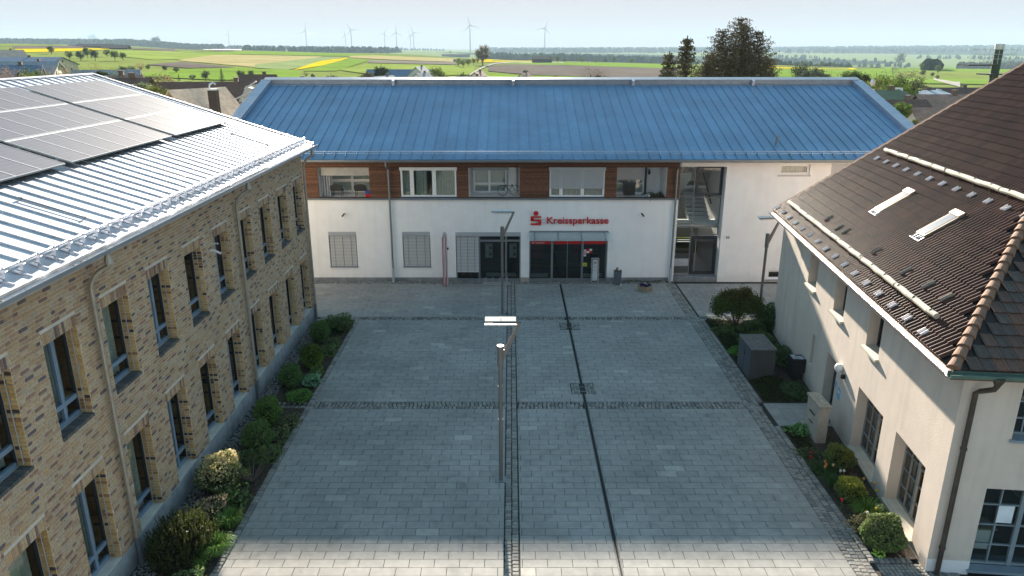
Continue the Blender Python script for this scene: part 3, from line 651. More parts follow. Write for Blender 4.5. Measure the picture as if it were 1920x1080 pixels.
# ================================================= LIBRARY (cream render, brown tiled hip roof, right)
TH = R(5.93); LO = (9.75, 14.41); EU = (math.cos(TH), -math.sin(TH)); EV = (math.sin(TH), math.cos(TH))
def lw(u, v, z=0): return Vector((LO[0]+u*EU[0]+v*EV[0], LO[1]+u*EU[1]+v*EV[1], z))
def library():
    T = thing('library_building', 'cream rendered house with dark brown tiled hip roof on the right of the square', 'building', (9.75, 14.41, 0))
    M = frame(LO, EV, (-EU[0], -EU[1])); F = frame(LO, EU, (-EV[0], -EV[1])); LEN, Wd = 15.5, 14.0
    ops = [(3.5, 5.4, .22, 2.19), (.85, 2.62, .25, 2.24), (7.33, 8.38, .12, 2.05), (9.8, 10.08, .9, 2.02), (10.48, 11.46, 3.5, 4.7), (7.46, 8.46, 3.5, 4.7), (4.45, 5.43, 3.5, 4.7)]
    fo = [(.95, 2.9, .12, 2.3), (1.22, 2.4, 3.55, 4.8), (4, 6, .12, 2.3), (4, 5.2, 3.55, 4.8)]
    mb = MB(M)
    for a, b, c, d in wallrects(0, LEN, 0, 5.15, ops): mb.box(a, b, -.4, 0, c, d)
    mb.M = F; mb.flip = F.determinant() < 0
    for a, b, c, d in wallrects(.4, Wd, .34, 5.15, fo): mb.box(a, b, -.4, 0, c, d)
    mb.M = M; mb.box(LEN-.4, LEN, -Wd, -.4, 0, 5.15)
    mb.raw([(LEN-.4, -.2, 5.15), (LEN-.4, -Wd, 5.15), (LEN-.4, -Wd, 10.5), (LEN-.4, -8.4, 10.7), (LEN, -.2, 5.15), (LEN, -Wd, 5.15), (LEN, -Wd, 10.5), (LEN, -8.4, 10.7)], [(0, 1, 2, 3), (7, 6, 5, 4), (0, 3, 7, 4)])
    obj('wall', mb, CREAM, T)
    mb = MB(F); mb.box(0.0, .95, -.38, .006, -.05, .34); obj('painted_plinth', mb, WHITE, T); obj('painted_plinth', MB(F).box(2.9, 4, -.38, .006, -.05, .34), WHITE, T)
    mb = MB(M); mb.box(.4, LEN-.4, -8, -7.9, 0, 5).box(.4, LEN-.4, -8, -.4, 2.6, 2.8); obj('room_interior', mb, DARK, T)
    wf = mat('greywhite_frame', (.27, .27, .26), .45); gf = mat('grey_frame', (.24, .29, .32), .5)
    for o in ops[:2]:
        w_ = window(M, T, o[0]+.01, o[1]-.01, o[2]+.02, o[3]-.01, -.3, wf, DGLASS, cols=(.25, .5, .75), rows=(.25, .5, .75), fw=.05, bw=.026, curtain=[(o[0]+.1, o[0]+.35), (o[1]-.4, o[1]-.15)])
        b = MB(M); b.box((o[0]+o[1])/2-.05, (o[0]+o[1])/2+.05, -.36, -.29, o[2]+.02, o[3]-.02); obj('centre_post', b, wf, w_)
        b = MB(M); b.raw([(o[0]-.05, -.29, o[2]+.03), (o[1]+.05, -.29, o[2]+.03), (o[1]+.05, .07, o[2]-.03), (o[0]-.05, .07, o[2]-.03), (o[0]-.05, -.29, o[2]-.06), (o[1]+.05, -.29, o[2]-.06), (o[1]+.05, .07, o[2]-.06), (o[0]-.05, .07, o[2]-.06)], [(0, 1, 2, 3), (4, 7, 6, 5), (2, 1, 5, 6), (0, 3, 7, 4), (3, 2, 6, 7)]); obj('window_sill', b, mat('sill_stone', (.55, .5, .4), .8, bump=.2), w_)
    for o in ops[4:]:
        w_ = window(M, T, o[0]+.01, o[1]-.01, o[2]+.02, o[3]-.01, -.3, DGREY, DGLASS, cols=(.5,), rows=(.33, .66), fw=.06, bw=.03, curtain=[(o[0]+.2, o[1]-.1)])
        b = MB(M); b.raw([(o[0]-.07, -.29, o[2]+.03), (o[1]+.07, -.29, o[2]+.03), (o[1]+.07, .1, o[2]-.03), (o[0]-.07, .1, o[2]-.03), (o[0]-.07, -.29, o[2]-.1), (o[1]+.07, -.29, o[2]-.1), (o[1]+.07, .1, o[2]-.1), (o[0]-.07, .1, o[2]-.1)], [(0, 1, 2, 3), (4, 7, 6, 5), (2, 1, 5, 6), (0, 3, 7, 4), (3, 2, 6, 7)]); obj('window_sill', b, MATS['sill_stone'], w_)
    o = ops[2]; d = window(M, T, o[0], o[1], o[2], o[3], -.3, DGREY, DGLASS, cols=(.5,), rows=(.4,), fw=.12, name='entrance_door')
    b = MB(M); b.box(ops[3][0], ops[3][1], -.3, -.25, .9, 2.02); obj('narrow_panel', b, mat('panel_beige', (.45, .38, .3), .8), T)
    b = MB(M); b.box(o[0]-.1, o[1]+.1, -.4, .25, -.05, .1); obj('door_step', b, CONC, T)
    b = MB(M); b.lathe([(.02, 0), (.1, .02), (.14, .1), (.14, .18), (.1, .26), (.02, .28)], (6.94, .08, 1.95), 14); obj('wall_lamp', b, WFRAME, T, smooth=True)
    b = MB(M); b.box(6.52, 6.62, 0, .12, 1.9, 2.02); obj('doorbell_camera', b, BLACK, T)
    b = MB(M); b.box(6.75, 6.99, .002, .012, 1.05, 1.42).box(7.16, 7.22, .002, .03, 1.3, 1.5); b.box(6.8, 6.94, .013, .016, 1.25, 1.34, 1); obj('door_sign', b, [mat('sign_blue', (.2, .42, .68), .6), mat('sticker_white', (.75, .75, .78))], T)
    # front windows
    for i, o in enumerate(fo[:2]):
        w_ = window(F, T, o[0]+.01, o[1]-.01, o[2]+.02, o[3]-.01, -.22, gf, GLASS if i == 0 else DGLASS, cols=(.25, .5, .75), rows=(.25, .5, .75) if i == 0 else (.33, .66), fw=.06, bw=.03)
        if i == 0:
            b = MB(F); b.box((o[0]+o[1])/2-.05-.0, (o[0]+o[1])/2+.05, -.28, -.2, .14, 2.28); obj('centre_post', b, gf, w_)
            b = MB(F); b.box(1.42, 1.76, -.2, -.195, 1.3, 1.75); obj('notice_sheet', b, mat('paper', (.75, .8, .85)), w_)
            b = MB(F); b.box(.95, 1.6, -.9, -.5, .35, .9).box(.9, 1.66, -.95, -.45, .9, .94, 1); obj('counter_desk', b, [WHITE, OLDW], T)
        b = MB(F); b.box(o[0]-.04, o[1]+.04, -.2, .06, o[2]-.05, o[2]+.015); obj('window_sill', b, mat('sill_metal', (.34, .42, .5), .4, .5), w_)
    window(F, T, 4, 6, .12, 2.3, -.22, gf, GLASS, cols=(.25, .5, .75), rows=(.25, .5, .75)); window(F, T, 4, 5.2, 3.55, 4.8, -.22, gf, DGLASS, cols=(.5,))
    # roof: slope planes
    P1 = R(34); E0 = 5.30; OV = .45; run = 12.0; fs = .5; ov = .35
    # left slope frame: (v along eave, s up slope, n)
    up = Vector((EU[0]*math.cos(P1), EU[1]*math.cos(P1), math.sin(P1))); ev = Vector((EV[0], EV[1], 0)); nn = Vector((-EU[0]*math.sin(P1), -EU[1]*math.sin(P1), math.cos(P1)))
    o = lw(-OV, 0, E0); ML = Matrix(((-ev.x, up.x, nn.x, o.x), (-ev.y, up.y, nn.y, o.y), (-ev.z, up.z, nn.z, o.z), (0, 0, 0, 1)))    # local x = -v
    tw, tl = .30, .345; smax = run/math.cos(P1)
    def hipv(s): return -ov+1.35*s*math.cos(P1)       # v of hip line at distance s up the slope
    # tile prototype: two rolls
    def tileproto(w, l, h=.062):
        prof = [(-w/2, 0)]
        for c in (-w*.25, w*.25): prof += [(c-.036, .004), (c-.021, h*.72), (c-.006, h), (c+.006, h), (c+.021, h*.72), (c+.036, .004)]
        prof.append((w/2, .002))
        n = len(prof); vs = []
        for (y, zz) in ((-l/2-.015, .028), (l/2+.015, .0)):
            vs += [(a, y, b+zz) for a, b in prof]
        vs += [(-w/2, -l/2-.015, .006), (w/2, -l/2-.015, .006)]
        fs_ = [(i, i+1, n+i+1, n+i) for i in range(n-1)]+[tuple([2*n]+[2*n+1]+list(range(n-1, -1, -1)))]
        return vs, fs_
    protos = {'t': tileproto(tw, tl)}
    rt = random.Random(8); items = []
    cols = [(.080, .038, .029), (.095, .044, .033), (.070, .035, .028), (.105, .050, .036), (.085, .040, .031)]
    nr = int(smax/tl)
    for r in range(nr):
        s = (r+.5)*tl; v = hipv(s+.1)+tw/2; v = math.ceil(v/tw)*tw
        while v < LEN+.0:
            items.append(((-v, s, .02+rt.uniform(-.002, .002)), 't', rt.choice(cols), rt.uniform(-.006, .006))); v += tw
    pieces(T, 'roof_tile', items, TILE, ML, lim=300, protos=protos)
    b = MB(ML); b.raw([(-(hipv(0)), 0, -.01), (-LEN-.12, 0, -.01), (-LEN-.12, smax, -.01), (-hipv(smax), smax, -.01), (-hipv(0), 0, -.12), (-LEN-.12, 0, -.12), (-LEN-.12, smax, -.12), (-hipv(smax), smax, -.12)], [(0, 3, 2, 1), (4, 5, 6, 7), (0, 1, 5, 4), (1, 2, 6, 5)]); obj('roof_deck', b, mat('roof_deck_dark', (.04, .03, .028), .9), T)
    # verge tiles on the far edge
    mb_v = MB(); mb_v.box(-.11, .11, -.19, .19, -.05, .035); vm = mb_v.mesh('verge_tile', mat('verge_tile_clay', (.085, .047, .036), .9, spec=.1, bump=.3, objrand=.15))
    for r in range(nr+2):
        oo = bpy.data.objects.new('verge_tile', vm); COL.objects.link(oo); oo.parent = T
        oo.matrix_local = Matrix.Translation(-base_of(T)) @ ML @ Matrix.Translation((-LEN-.06, (r+.5)*tl, .055)) @ Matrix.Rotation(R(3.5), 4, 'X')
    # front slope (older red-brown tiles)
    F2 = math.atan(.674/1.35); fup = Vector((EV[0]*math.cos(F2), EV[1]*math.cos(F2), math.sin(F2))); o2 = lw(0, -ov, E0); fn = Vector((EU[0], EU[1], 0)).cross(fup)
    MF = Matrix(((EU[0], fup.x, fn.x, o2.x), (EU[1], fup.y, fn.y, o2.y), (0, fup.z, fn.z, o2.z), (0, 0, 0, 1)))
    w2, l2 = .265, .34
    prof2 = [(-w2/2, .0), (-w2/2+.02, .016), (-w2*.3, .02), (-w2*.18, .004), (0, .001), (w2*.18, .004), (w2*.3, .02), (w2/2-.02, .016), (w2/2, 0)]
    n2 = len(prof2); vs = [(a, y, c+zz) for (y, zz) in ((-l2/2-.02, .03), (l2/2+.02, 0)) for a, c in prof2]+[(-w2/2, -l2/2-.02, .008), (w2/2, -l2/2-.02, .008)]
    fs2 = [(i, i+1, n2+i+1, n2+i) for i in range(n2-1)]+[tuple([2*n2, 2*n2+1]+list(range(n2-1, -1, -1)))]
    items = []; cols2 = [(.115, .062, .045), (.095, .06, .047), (.085, .06, .05), (.145, .068, .045), (.10, .07, .057), (.078, .055, .046)]
    for r in range(22):
        s = (r+.5)*l2; u = -OV+s*math.cos(F2)/1.35+.1+w2*.5
        k = math.ceil(u/w2)
        while k*w2 < 9:
            items.append(((k*w2, s, .02), 'f', rt.choice(cols2), 0)); k += 1
    pieces(T, 'old_roof_tile', items, TILE, MF, lim=300, protos={'f': (vs, fs2)})
    b = MB(MF); b.raw([(-OV, 0, -.01), (9.5, 0, -.01), (9.5, 8, -.01), (-OV+8*math.cos(F2)/1.35, 8, -.01)], [(0, 1, 2, 3)]); obj('front_roof_deck', b, MATS['roof_deck_dark'], T)
    b = MB(MF); b.box(2.35, 2.62, 2.05, 2.35, .03, .075).tube([(2.3, 2.0, .05), (2.36, 2.6, .4)], .012, 5, 1); obj('glass_tile', b, [mat('glass_tile_blue', (.12, .2, .22), .25), LGREY], T)
    # hip tiles
    hp0 = Vector((0, 0, 0)); A = lw(-OV, -ov, E0+.05); s1 = 7.5; B_ = lw(-OV+s1, hipv(s1/math.cos(P1)), E0+.05+s1*math.tan(P1)); hd = (B_-A); HL = hd.length; hd.normalize()
    side = hd.cross(Vector((0, 0, 1))).normalized(); hn = side.cross(hd)
    n_h = int(HL/.36); hv = []; K = 8
    for y, rr_ in ((-.21, .135), (.2, .10)):
        for k in range(K+1):
            t = math.pi*k/K; hv.append((rr_*math.cos(t), y, rr_*math.sin(t)*.9))
    hf = [(k, k+1, K+2+k, K+1+k) for k in range(K)]+[tuple(range(K, -1, -1))]
    hm = MB(); hm.raw(hv, hf); hmesh = hm.mesh('hip_tile', mat('hip_clay', (.21, .115, .075), .85, var=.25, sc=12, bump=.6, bsc=60, objrand=.18), smooth=False)
    for k in range(n_h):
        p = A+hd*(.36*(k+.4)); oo = bpy.data.objects.new('hip_tile', hmesh); COL.objects.link(oo); oo.parent = T
        MM = Matrix(((side.x, hd.x, hn.x, p.x), (side.y, hd.y, hn.y, p.y), (side.z, hd.z, hn.z, p.z), (0, 0, 0, 1)))
        oo.matrix_local = Matrix.Translation(-base_of(T)) @ MM @ Matrix.Rotation(R(-3), 4, 'X')
    # snow logs on clips, snow stopper tiles
    logm = mat('barkless_log', (.46, .43, .35), .8, var=.12, sc=6, bump=.5, bsc=25)
    for (s, va, vb) in ((.50/math.cos(P1), 1.55, 15.0), (3.74/math.cos(P1), 2.5, 14.6)):
        ks = sorted([va, va+2.4, va+4.9, va+7.2, vb] if s < 2 else [va, va+3.6, va+6.9, va+9.8, vb])
        for a, c in zip(ks, ks[1:]):
            b = MB(ML); m_ = 6; b.tube([(-(a+.03+(c-a-.06)*i/m_), s+.01*math.sin(i*2.3+a), .19+.006*math.sin(i*1.7)) for i in range(m_+1)], [.075, .08, .077, .082, .078, .08, .074], 10); obj('snow_log', b, logm, T, smooth=False)
        v = va+.3
        while v < vb:
            obj('log_bracket', MB(ML).tube([(-v, s-.12, .05), (-v, s-.12, .12), (-v, s-.06, .2), (-v, s+.0, .275), (-v, s+.07, .27)], .016, 6), COPPER, T); v += .95
        v = va-.25
        while v < vb+.3:
            for dv in (0, .15): obj('roof_hook_cover', MB(ML).tube([(-v-dv, s-.54, .115), (-v-dv, s-.34, .115)], .033, 8), mat('bright_tin', (.8, .74, .74), .5, .2), T)
            v += .93
    for v, s in ((9.9, .95), (9.3, 1.0), (6.7, 1.05), (4.6, 1.05), (3.3, 1.1), (2.3, 1.1), (11.2, 1.0)): obj('vent_tile', MB(ML).tube([(-v, s-.12, .12), (-v, s+.2, .11)], .05, 8), mat('vent_clay', (.30, .25, .20), .8, bump=.3), T)
    for v0, s0 in ((9.3, 1.85/math.cos(P1)), (5.95, 1.84/math.cos(P1))):
        b = MB(ML); b.box(-v0-.56, -v0-.04, s0, s0+1.15, .03, .13); sk = obj('roof_window', b, mat('skylight_frame', (.36, .29, .22), .5, .4), T)
        b = MB(ML); b.box(-v0-.51, -v0-.09, s0+.06, s0+1.0, .131, .14); obj('pane', b, mat('skylight_pane', (.25, .27, .3), .22, .6, var=.02), sk)
        b = MB(ML); b.box(-v0-.58, -v0-.02, s0+1.0, s0+1.19, .13, .17); obj('shutter_box', b, mat('tin_warm', (.62, .52, .40), .5, .4), sk)
        b = MB(ML)
        for k in range(7): b.box(-v0-.62+k*.09, -v0-.57+k*.09, s0-.2, s0, .06, .085)
        obj('lead_apron', b, mat('lead', (.3, .36, .46), .4, .6), sk)
    # eaves: gutter, fascia, soffit, downpipe
    b = MB(M); g = []
    prof = [(.47, 5.28), (.47, 5.20), (.51, 5.15), (.58, 5.135), (.64, 5.17), (.66, 5.25), (.64, 5.25), (.62, 5.19), (.57, 5.16), (.52, 5.175), (.49, 5.21), (.49, 5.28)]
    vs = [(v, w_, z) for v in (-ov-.05, LEN+.12) for w_, z in prof]; n = len(prof); b.raw(vs, [tuple(range(n)), tuple(range(2*n-1, n-1, -1))]+[(i, i+n, (i+1) % n+n, (i+1) % n) for i in range(n)])
    obj('gutter', b, mat('gutter_pinkish', (.55, .47, .45), .35, .8, var=.15, sc=7), T)
    b = MB(M); b.box(-ov, LEN+.05, .43, .465, 5.08, 5.26).box(-ov, LEN+.05, .0, .43, 5.14, 5.16); obj('eaves_board', b, mat('brown_wood', (.10, .05, .035), .7), T)
    b = MB(F); b.box(-.46, 9, ov-.035, ov-.002, 5.07, 5.24).box(-.46, 9, 0, ov-.04, 5.14, 5.16); obj('front_eaves_board', b, mat('brown_wood2', (.15, .075, .055), .7), T)
    vs = [(u, w_-.13, z) for u in (-.56, 9) for w_, z in prof]; b = MB(F); b.raw(vs, [tuple(range(n)), tuple(range(2*n-1, n-1, -1))]+[(i, i+n, (i+1) % n+n, (i+1) % n) for i in range(n)]); obj('front_gutter', b, mat('verdigris_gutter', (.12, .19, .16), .6, .3, var=.15, sc=5), T)
    b = MB(F); b.lathe([(.05, -.2), (.12, -.05), (.12, 0)], (.42, .46, 5.2), 10); b.tube([(.42, .46, 5.02), (.4, .42, 4.92), (.28, .18, 4.76), (.22, .11, 4.68), (.22, .11, 0.0)], .058, 12)
    for z in (3.3, .72): b.lathe([(.072, 0), (.072, .05)], (.22, .11, z), 12)
    obj('downpipe', b, mat('dark_copper', (.075, .06, .048), .5, .3, var=.2, sc=5), T)
library()
# ================================================= TERRAIN
HX = [-1500, -300, 100, 300, 450, 700, 1000, 1300, 1600, 2000, 3500]
HD = [0, 55, 150, 300, 600, 900, 1300, 2000, 3500, 6000, 9500]
HT = [[0, 0, 1, 4, 11, 16, 16, 10, 30, 38, 40], [0, 0, 1, 4, 11, 16, 16, 10, 32, 38, 40], [0, 0, 1, 4, 11, 16, 15, 8, 34, 40, 40], [0, 0, .5, 3, 8, 13, 12, 5, 32, 40, 40], [0, 0, 0, 2, 6, 9.5, 9, 1, 8, 12, 14],
      [0, 0, 0, .5, 3, 5, 4, -6, 0, 2, 4], [0, -.2, -1, -1, -2, -3, -9, -24, -18, -16, -12], [0, -.5, -2, -3, -4, -6, -14, -34, -28, -6, -2], [0, -.7, -3, -5, -5, -8, -20, -38, -30, 4, 8], [0, -.7, -3, -5, -5, -8, -20, -38, -28, 14, 18], [0, -.7, -3, -5, -5, -8, -20, -38, -28, 14, 18]]
def smooth(t): return t*t*(3-2*t)
def height(X, Y):
    D = math.hypot(X, Y)
    if D < 55: return 0
    if Y > 0: x = 957+1380*.95*X/max(Y, .3*abs(X)+1)
    else: x = -1500 if X < 0 else 3500
    x = max(-1500, min(3500, x)); i = 0
    while i < len(HX)-2 and x > HX[i+1]: i += 1
    j = 0
    while j < len(HD)-2 and D > HD[j+1]: j += 1
    a = smooth((x-HX[i])/(HX[i+1]-HX[i])); b = min(1, (D-HD[j])/(HD[j+1]-HD[j]))
    h0 = HT[i][j]+(HT[i][j+1]-HT[i][j])*b; h1 = HT[i+1][j]+(HT[i+1][j+1]-HT[i+1][j])*b
    h = h0*(1-a)+h1*a
    if Y < 0: h *= max(0, 1+Y/ (D+1) * 1.6) if D < 9600 else 1
    if D > 1500: h += (math.sin(X/830+1.3)*4+math.sin(X/370+Y/900)*2.2)*min(1, (D-1500)/1500)
    return h
def hit(x, y):
    r = ray(x, y); t = 45.0
    while t < 9400:
        p = Vector((0, 0, 11.7))+r*t
        if p.z <= height(p.x, p.y): return p
        t *= 1.006
    return Vector((0, 0, 11.7))+r*9000
GRASS = mat('meadow', (1, 1, 1), 1., spec=0., attr=True, var=.14, sc=.03, var2=.12, sc2=.2)
def terrain():
    az = []; a = -180
    while a < 180: az.append(a); a += .5 if abs(a) < 44 else 4
    ds = [2.5, 20, 40]; d = 50
    while d < 9500: ds.append(d); d *= 1.05
    ds = sorted(set(round(q, 1) for q in ds+[150, 300, 600, 900, 1300, 2000, 3500, 6000, 9500]))
    vs = []; cs = []
    for D in ds:
        for A in az:
            X, Y = D*math.sin(R(A)), D*math.cos(R(A)); vs.append((X, Y, height(X, Y)-.06))
            if D < 45: c = (.05, .05, .045)
            elif D < 700: c = (.19, .23, .065)
            elif D < 1500: c = (.16, .20, .065)
            else:
                q = math.sin(X/310)+math.sin(Y/420+X/900); c = (.035, .06, .025) if q > .1 else (.20, .25, .10)
            cs.append(c)
    n = len(az); mb = MB()
    fs = []; cols = []
    for i in range(len(ds)-1):
        for k in range(n): fs.append((i*n+k, (i+1)*n+k, (i+1)*n+(k+1) % n, i*n+(k+1) % n)); cols.append(cs[(i+1)*n+k])
    fs.append(tuple(range(n-1, -1, -1))[::-1]); cols.append((.05, .05, .045))
    mb.v = vs; mb.f = fs; mb.mi = [0]*len(fs); mb.c = cols; mb.anyc = True
    obj('ground', mb, GRASS, kind='structure', smooth=True)
terrain()
YEL = (.55, .42, .012); GR1 = (.17, .26, .045); GR2 = (.22, .28, .065); TAN = (.36, .31, .15); PLOW = (.155, .13, .115); PALE = (.22, .27, .12); OLIVE = (.17, .21, .05)
FIELDS = [('rapeseed_field', YEL, [(28, 92), (150, 91), (205, 91.5)], [(28, 99), (110, 97), (205, 93)]),
 ('ploughed_field', PLOW, [(25, 86.5), (165, 86.5)], [(25, 91.5), (165, 90.5)]), ('meadow_field', GR2, [(-60, 84), (25, 84), (165, 84.8)], [(-60, 88), (25, 86), (165, 86)]),
 ('meadow_field', GR2, [(200, 94), (350, 97), (450, 103)], [(200, 104), (290, 113), (450, 108)]),
 ('ploughed_field', PLOW, [(240, 91), (340, 92), (440, 94.5)], [(240, 92), (350, 98.5), (440, 96)]),
 ('grass_field', GR1, [(340, 99), (450, 96.5), (560, 98), (760, 105)], [(340, 100), (480, 103), (600, 105), (760, 107)]),
 ('stubble_field', TAN, [(333, 113), (400, 104), (470, 103.5), (602, 106.5)], [(333, 114), (400, 120), (480, 127), (602, 107.5)]),
 ('pale_crop_field', PALE, [(478, 122), (600, 108), (640, 107.5)], [(478, 128), (540, 132), (640, 109)]),
 ('rapeseed_field', YEL, [(553, 130.5), (600, 115), (652, 108.5)], [(553, 132), (620, 121), (652, 110)]),
 ('grass_field', GR1, [(570, 132.5), (652, 111), (692, 112.5)], [(570, 134), (632, 134), (692, 114)]),
 ('ploughed_field', PLOW, [(278, 121.5), (340, 117), (440, 126.5)], [(278, 122.5), (350, 128.5), (440, 127.5)]),
 ('grass_field', GR1, [(255, 141), (350, 130), (440, 128), (562, 133)], [(255, 144), (400, 151), (562, 152)]),
 ('stubble_field', TAN, [(655, 105.5), (700, 104.5), (872, 111)], [(655, 108.5), (750, 113.5), (872, 117)]),
 ('ploughed_field', (.2, .18, .15), [(690, 113.5), (860, 117)], [(690, 118.5), (860, 122)]),
 ('meadow_field', GR2, [(640, 131), (690, 120), (890, 124)], [(640, 133), (700, 141), (890, 142)]),
 ('rapeseed_field', YEL, [(878, 111), (1010, 113)], [(878, 117), (1010, 117)]),
 ('grass_field', GR1, [(945, 119.5), (1020, 116.5), (1262, 121)], [(945, 121.5), (1050, 122.5), (1262, 129.5)]),
 ('ploughed_field', PLOW, [(915, 124.5), (960, 121), (1050, 123), (1275, 130)], [(915, 134), (1000, 142), (1275, 149)]),
 ('grass_field', GR1, [(905, 139), (1000, 143), (1290, 150)], [(905, 152), (1000, 156), (1290, 158)]),
 ('rapeseed_field', YEL, [(1425, 122.5), (1560, 121.5), (1606, 130)], [(1425, 128.5), (1500, 130), (1606, 131)]),
 ('grass_field', GR1, [(1420, 129.5), (1610, 131.5), (1700, 126), (1900, 123)], [(1420, 152), (1600, 150), (1740, 158), (1900, 160)]),
 ('ploughed_field', OLIVE, [(1600, 123), (1640, 122)], [(1600, 124.5), (1700, 131)]),
 ('road', (.42, .40, .36), [(880, 141), (900, 128), (925, 119), (960, 116.5), (1060, 118)], [(880, 144), (900, 131), (925, 121), (960, 118), (1060, 118.8)]),
 ('road', (.4, .38, .33), [(1750, 148), (1790, 155)], [(1750, 151), (1800, 165)])]
def interp(pl, x):
    if x <= pl[0][0]: return pl[0][1]
    for (a, b), (c, d) in zip(pl, pl[1:]):
        if x <= c: return b+(d-b)*(x-a)/(c-a)
    return pl[-1][1]
for k, (nm, col, far, near) in enumerate(FIELDS):
    x0, x1 = far[0][0], max(far[-1][0], near[-1][0]); n = max(8, int((x1-x0)/12)); m = 5; mb = MB(); vs = []
    for i in range(n+1):
        x = x0+(x1-x0)*i/n; yf, yn = interp(far, x), interp(near, x)
        pf, pn = hit(x, yf), hit(x, max(yn, yf+.2))
        for j in range(m+1):
            p = pf.lerp(pn, j/m); vs.append((p.x, p.y, height(p.x, p.y)+.05+.012*k+.0002*math.hypot(p.x, p.y)))
    mb.raw(vs, [(i*(m+1)+j, i*(m+1)+j+1, (i+1)*(m+1)+j+1, (i+1)*(m+1)+j) for i in range(n) for j in range(m)], 0, col)
    obj(nm, mb, GRASS, kind='structure')

# ================================================= PAVING
def in_rects(x, y, rs): return any(a < x < b and c < y < d for a, b, c, d in rs)
def paving():
    P = obj('plaza_bed', MB().box(-11, 8.66, -4, 37.0, -.30, -.028).box(8.66, 30, 31.2, 37.0, -.3, -.028).box(8.66, 14, -4, 14.72, -.3, -.028).box(8.66, 10.6, 21.3, 23.0, -.3, -.028), JOINT, kind='structure')
    obj('unseen_forecourt', MB().box(-8.3, 45, -45, -4.01, -.3, -.012).box(14.01, 45, -4.01, 30, -.3, -.012).box(-40, -8.3, -45, 4, -.3, -.012), mat('bounce_paving', (.38, .35, .31), .85, var=.12, sc=2, var2=.12, sc2=.3), kind='structure')  # paving out of view, added pale to bounce sunlight onto camera-facing walls
    rnd = random.Random(11); items = []; holes = [(2.18, 3.05, 30.1, 30.95), (2.18, 3.05, 23.65, 24.55), (-.42, -.10, 18.1, 18.42), (-.5, -.15, 31.86, 32.18)]
    base = [(.30, .293, .278)]*6+[(.315, .306, .29)]*4+[(.285, .28, .268)]*4+[(.305, .298, .284)]*3; light = (.38, .365, .335)
    J = .013
    def field(x0, x1, y0, y1, ph=0):
        n = max(1, round((y1-y0)/.2985)); dy = (y1-y0)/n
        for r in range(n):
            y = y0+(r+.5)*dy; off = (.30 if (r+ph) % 2 else 0)+.015*math.sin(r*1.7)
            x = math.floor((x0-off)/.6)*.6+off
            while x < x1:
                a, b = max(x, x0), min(x+.6, x1); x += .6
                if b-a < .05: continue
                segs = [(a, b)]
                for h in holes:
                    if h[2] < y < h[3]:
                        ns = []
                        for s in segs:
                            if s[1] <= h[0] or s[0] >= h[1]: ns.append(s)
                            else:
                                if h[0]-s[0] > .04: ns.append((s[0], h[0]))
                                if s[1]-h[1] > .04: ns.append((h[1], s[1]))
                        segs = ns
                for s in segs:
                    for t in ([s] if not (s[0] < 2.6 < s[1]) else [(s[0], 2.55), (2.65, s[1])]):
                        if t[1]-t[0] < .03: continue
                        c = light if (rnd.random() < .017 and y < 36) else rnd.choice(base)
                        items.append((((t[0]+t[1])/2, y, -.02+rnd.uniform(-.0015, .0015)), (round(t[1]-t[0]-J, 3), round(dy-J, 4), .05), c, 0))
    for ya, yb in ((-4, 22.58), (23.1, 31.18), (31.62, 36.55)):
        field(-6.83 if ya < 31 else -10.6, -.16, ya, yb); field(.235, 8.08, ya, yb, 1)
    y = 31.65
    xs = 8.67
    while xs < 24:                                       # turned pavers on the right strip
        yy = 31.65+(.3 if int(xs/.3) % 2 else 0)-.3
        while yy < 36.6:
            a, b = max(31.65, yy), min(36.6, yy+.6); yy += .6
            if b-a > .05: items.append(((xs+.15, (a+b)/2, -.02), (.291, round(b-a-J, 3), .05), rnd.choice(base), 0))
        xs += .3
    xs = 8.75
    while xs < 10.5:
        yy = 21.4
        while yy < 22.9: items.append(((xs+.2, yy+.2, -.02), (.39, .39, .05), rnd.choice(base), 0)); yy += .4
        xs += .4
    PP = thing('plaza_pavement', None, None, (0, 20, 0)); PP['kind'] = 'structure'
    xs = 9.9
    while xs < 12.5:
        items.append(((xs+.3, 14.05, -.02), (.59, .29, .05), rnd.choice(base), 0)); items.append(((xs+.1, 13.75, -.02), (.59, .29, .05), rnd.choice(base), 0)); xs += .6
    for q in range(9):
        for r in range(58): items.append(((8.9+q*.6+.3*(r % 2), 13.45-r*.3, -.02), (.59, .29, .05), rnd.choice(base), 0))
    pieces(PP, 'paver', items, PAV)
    # cobbles
    gcol = [(.26, .25, .235), (.20, .195, .185), (.30, .29, .27), (.17, .165, .16), (.235, .22, .20), (.28, .26, .23)]
    protos = {}
    for v in range(5):
        r = random.Random(v); a, b, h = .5, .5, .5
        def jj(): return r.uniform(-.06, .06)
        vs = [(-.5+jj(), -.5+jj(), -.5), (.5+jj(), -.5+jj(), -.5), (.5+jj(), .5+jj(), -.5), (-.5+jj(), .5+jj(), -.5)]
        vs += [(x*.97, y_*.97, .3) for x, y_, z in vs]+[(x*.8, y_*.8, .5+r.uniform(-.05, .05)) for x, y_, z in vs]
        fs = [(i, (i+1) % 4, 4+(i+1) % 4, 4+i) for i in range(4)]+[(4+i, 4+(i+1) % 4, 8+(i+1) % 4, 8+i) for i in range(4)]+[(8, 9, 10, 11)]
        for (dx, dy) in ((.16, .115), (.115, .16), (.165, .165), (.09, .09)):
            protos[(v, dx, dy)] = ([(x*dx, y_*dy, z*.06) for x, y_, z in vs], fs)
    keyc = {}
    for k, v in protos.items(): keyc['c%d_%g_%g' % k] = v
